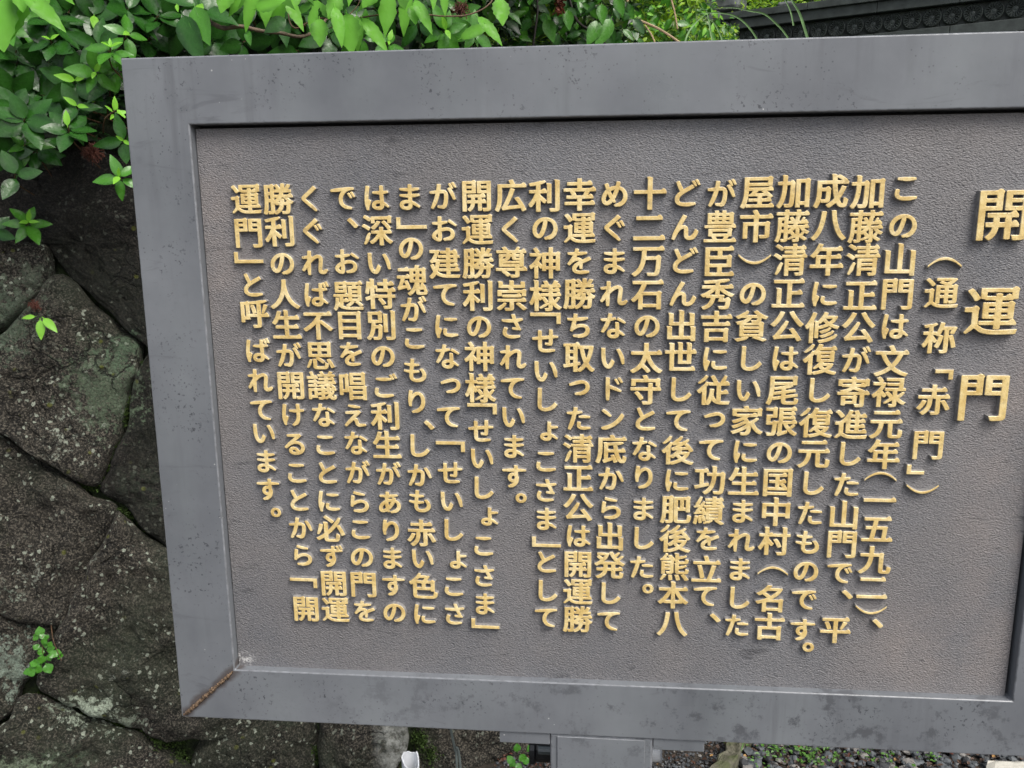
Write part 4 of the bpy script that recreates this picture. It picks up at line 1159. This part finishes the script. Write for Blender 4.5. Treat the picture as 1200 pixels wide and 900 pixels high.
m.build('dry_stem', simple('straw_stem', (.42, .30, .18), .6), b3)
b4 = thing('background_bush', at(950, 10, 5.5), 'moss green small leaved bush growing beyond the top of the tiled ridge', 'bush')
def f_b4(sd):
    px = sd.uniform(820, 1075); py = sd.uniform(-100, 22-(px-880)*.05)
    return at(px, py, sd.uniform(5.35, 6.2))
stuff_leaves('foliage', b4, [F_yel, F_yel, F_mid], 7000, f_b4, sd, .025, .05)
# wooded slope closing the view
slope_m = MB()
for k in range(26000):
    a = sd.uniform(-1.15, 1.15); zz = sd.uniform(0, 1)**.8*7.5; d_ = 11+zz*.5+sd.uniform(-.6, .6)
    P = Vector((CAM_P.x+math.sin(a)*d_, CAM_P.y+math.cos(a)*d_, zz)); slope_m.cur = sd.choice((0, 0, 1)); flake(slope_m, P, sd.uniform(.12, .26), sd, 1.)
tag(slope_m.build('far_foliage', [F_dark, F_mid]), kind='stuff')
slope_m = MB(); vs = []
for j in range(9):
    for i in range(41):
        a = -1.3+2.6*i/40; d_ = 11.8+j*.5; vs.append((CAM_P.x+math.sin(a)*d_, CAM_P.y+math.cos(a)*d_, -.2+j*1.0))
slope_m.add(vs, [(j*41+i, j*41+i+1, (j+1)*41+i+1, (j+1)*41+i) for j in range(8) for i in range(40)])
tag(slope_m.build('hillside', M_moss, smooth=True), kind='structure')
# arching grass
gr = thing('grass_tuft', at(905, 90, 2.4), 'tuft of long arching grass blades in front of the tiled ridge', 'grass')
M_grass = simple('grass_blade', (.16, .30, .10), .4, .3, 40, .1, .001)
for pth, w in (([(892, 58), (885, 42), (872, 26), (856, 17), (832, 15), (815, 17)], 1.9), ([(930, 62), (922, 42), (908, 26), (895, 16), (880, 13), (860, 9), (836, 10)], 1.9), ([(952, 64), (945, 40), (937, 16), (928, 0), (918, -25)], 2.8),
               ([(838, 62), (833, 38), (831, 24), (828, 12)], 2.), ([(852, 60), (843, 38), (836, 26), (824, 18)], 1.8), ([(800, 62), (806, 40), (816, 26), (828, 16)], 1.8), ([(930, 30), (926, 12), (917, -6)], 1.5)):
    pts = smooth_path([at(a, b, 2.35) for a, b in pth], 5); m = MB(); vs = []
    for i, p in enumerate(pts):
        d = (pts[min(i+1, len(pts)-1)]-pts[max(0, i-1)]).normalized(); s_ = d.cross(CAMD(p)).normalized(); ww = w*.5*2.35/950*(1-(i/len(pts))**3)+.0002
        vs += [p-s_*ww, p+CAMD(p)*-.001, p+s_*ww]
    m.add(vs, [(i*3+k, i*3+k+1, i*3+k+4, i*3+k+3) for i in range(len(pts)-1) for k in range(2)])
    m.build('blade', M_grass, gr, smooth=True)

# ------------------------------------------------------------------ tiled ridge of the roofed wall
M_tile = simple('smoked_roof_tile', (.045, .055, .050), .55, .35, 20, .3, .003)
M_tile2 = simple('weathered_roof_tile', (.13, .14, .14), .6, .35, 14, .3, .004)
fw = Vector((-CAM_R.col[2].x, -CAM_R.col[2].y, 0)).normalized(); rt = Vector((fw.y, -fw.x, 0))
RD = (rt*.875-fw*.485).normalized(); RNRM = Vector((RD.y, -RD.x, 0))      # towards the camera
R0 = at(1069, 24, 4.96)
if RNRM.dot(CAM_P-R0) < 0: RNRM = -RNRM
UP = Vector((0, 0, 1))
roof = thing('roofed_wall', Vector((R0.x, R0.y, 0))-RNRM*.3, 'dark tiled wall ridge with a row of round chrysanthemum end tiles', 'wall')
RM = Matrix(((RD.x, RNRM.x*-1, 0, R0.x), (RD.y, RNRM.y*-1, 0, R0.y), (0, 0, 1, R0.z), (0, 0, 0, 1)))   # local: x along, y away, z up
def rbox(m, lo, hi): m.box(lo, hi, RM)
def kiku():
    m = MB(); N = 32; vs = []; prof = ((0, 0.), (.050, 0.), (.052, .010), (.047, .016), (.044, .010), (.012, .006), (.007, .008), (0.0005, .009))
    for r, h in prof:
        for k in range(N):
            a = 2*math.pi*k/N; vs.append((r*math.cos(a), -h, r*math.sin(a)))
    m.add(vs, [(i*N+k, (i+1)*N+k, (i+1)*N+(k+1) % N, i*N+(k+1) % N) for i in range(1, len(prof)-1) for k in range(N)])
    for k in range(16):
        a = 2*math.pi*k/16; c, s = math.cos(a), math.sin(a)
        def P(r, w, h): return (r*c-w*s, -h, r*s+w*c)
        m.add([P(.014, -.0015, .006), P(.014, .0015, .006), P(.041, .0052, .010), P(.041, -.0052, .010), P(.018, 0, .014), P(.039, 0, .0225)], [(0, 4, 1), (0, 3, 5, 4), (1, 4, 5, 2), (3, 2, 5)])
    return m.mesh('round_tile', M_tile, False)
km = kiku()
for k in range(-9, 12):
    M = RM @ Matrix.Translation((k*.108, -.012, 0)) @ Matrix.Rotation(k*.37, 4, 'Y')
    link('round_tile', km, roof, M)
def courses(z0, z1, y0, length, x0, x1, name, mat):
    x = x0; k = 0
    while x < x1:
        m = MB(); rbox(m, (x+.001, y0+rr.uniform(-.002, .002), z0), (min(x+length, x1)-.001, .45, z1)); m.build(name, mat, roof, bevel=.003); x += length; k += 1
courses(-.13, -.062, -.05, .42, -1.05, 1.6, 'ridge_tile', M_tile)
courses(-.0615, .060, .005, .60, -1.05, 1.6, 'backing_tile', M_tile)
courses(.0605, .122, -.055, .45, -1.10, 1.6, 'ridge_tile', M_tile)
courses(.1225, .165, -.075, .55, -1.16, 1.6, 'ridge_tile', M_tile)
# stepped cap tiles on top
for i, (xa, xb, z1) in enumerate(((-.80, -.70, .195), (-.42, -.02, .205), (-.02, .38, .22), (.36, .80, .22), (.78, 1.2, .22), (1.18, 1.6, .22))):
    m = MB(); rbox(m, (xa, -.05-.01*(i % 2), .1655), (xb, .40, z1-.02*(i % 2))); m.build('cap_tile', M_tile2, roof, bevel=.012)
# left end: overhanging end tile and curved hip pieces
m = MB(); rbox(m, (-1.42, -.08, .120), (-1.165, .3, .185)); m.build('end_tile', M_tile2, roof, bevel=.02)
m = MB(); rbox(m, (-1.32, -.06, .1855), (-1.05, .2, .30)); m.build('end_tile', M_tile2, roof, bevel=.03)
for j in range(2):
    m = MB(); z = .115-.075*j; xs_ = [-1.30, -1.22, -1.15, -1.08]; zs_ = [z-.05, z+.005, z, z-.05]
    pts = [RM @ Vector((a, -.05, b)) for a, b in zip(xs_, zs_)]; m.tube(smooth_path(pts, 4), .016, 8); m.build('hip_tile', M_tile, roof, smooth=True)
m = MB(); rbox(m, (-1.36, -.06, -.16), (-1.06, .3, -.01)); m.build('end_tile', M_tile2, roof, bevel=.02)
# roof slope and wall body below
m = MB(); N = 44
vs = []
for i in range(N*4+1):
    x = -1.9+3.6*i/(N*4); w = .018*math.cos(i*math.pi/2*1.0)
    vs += [RM @ Vector((x, -.02, -.13+w)), RM @ Vector((x, -.55, -.36+w))]
m.add(vs, [(2*i, 2*i+1, 2*i+3, 2*i+2) for i in range(N*4)]); m.build('roof_slope', M_tile, roof)
m = MB(); lo = -R0.z; rbox(m, (-1.8, .0, lo), (1.7, .35, -.14)); m.build('wall_body', simple('plaster', (.45, .42, .36), .85), roof)
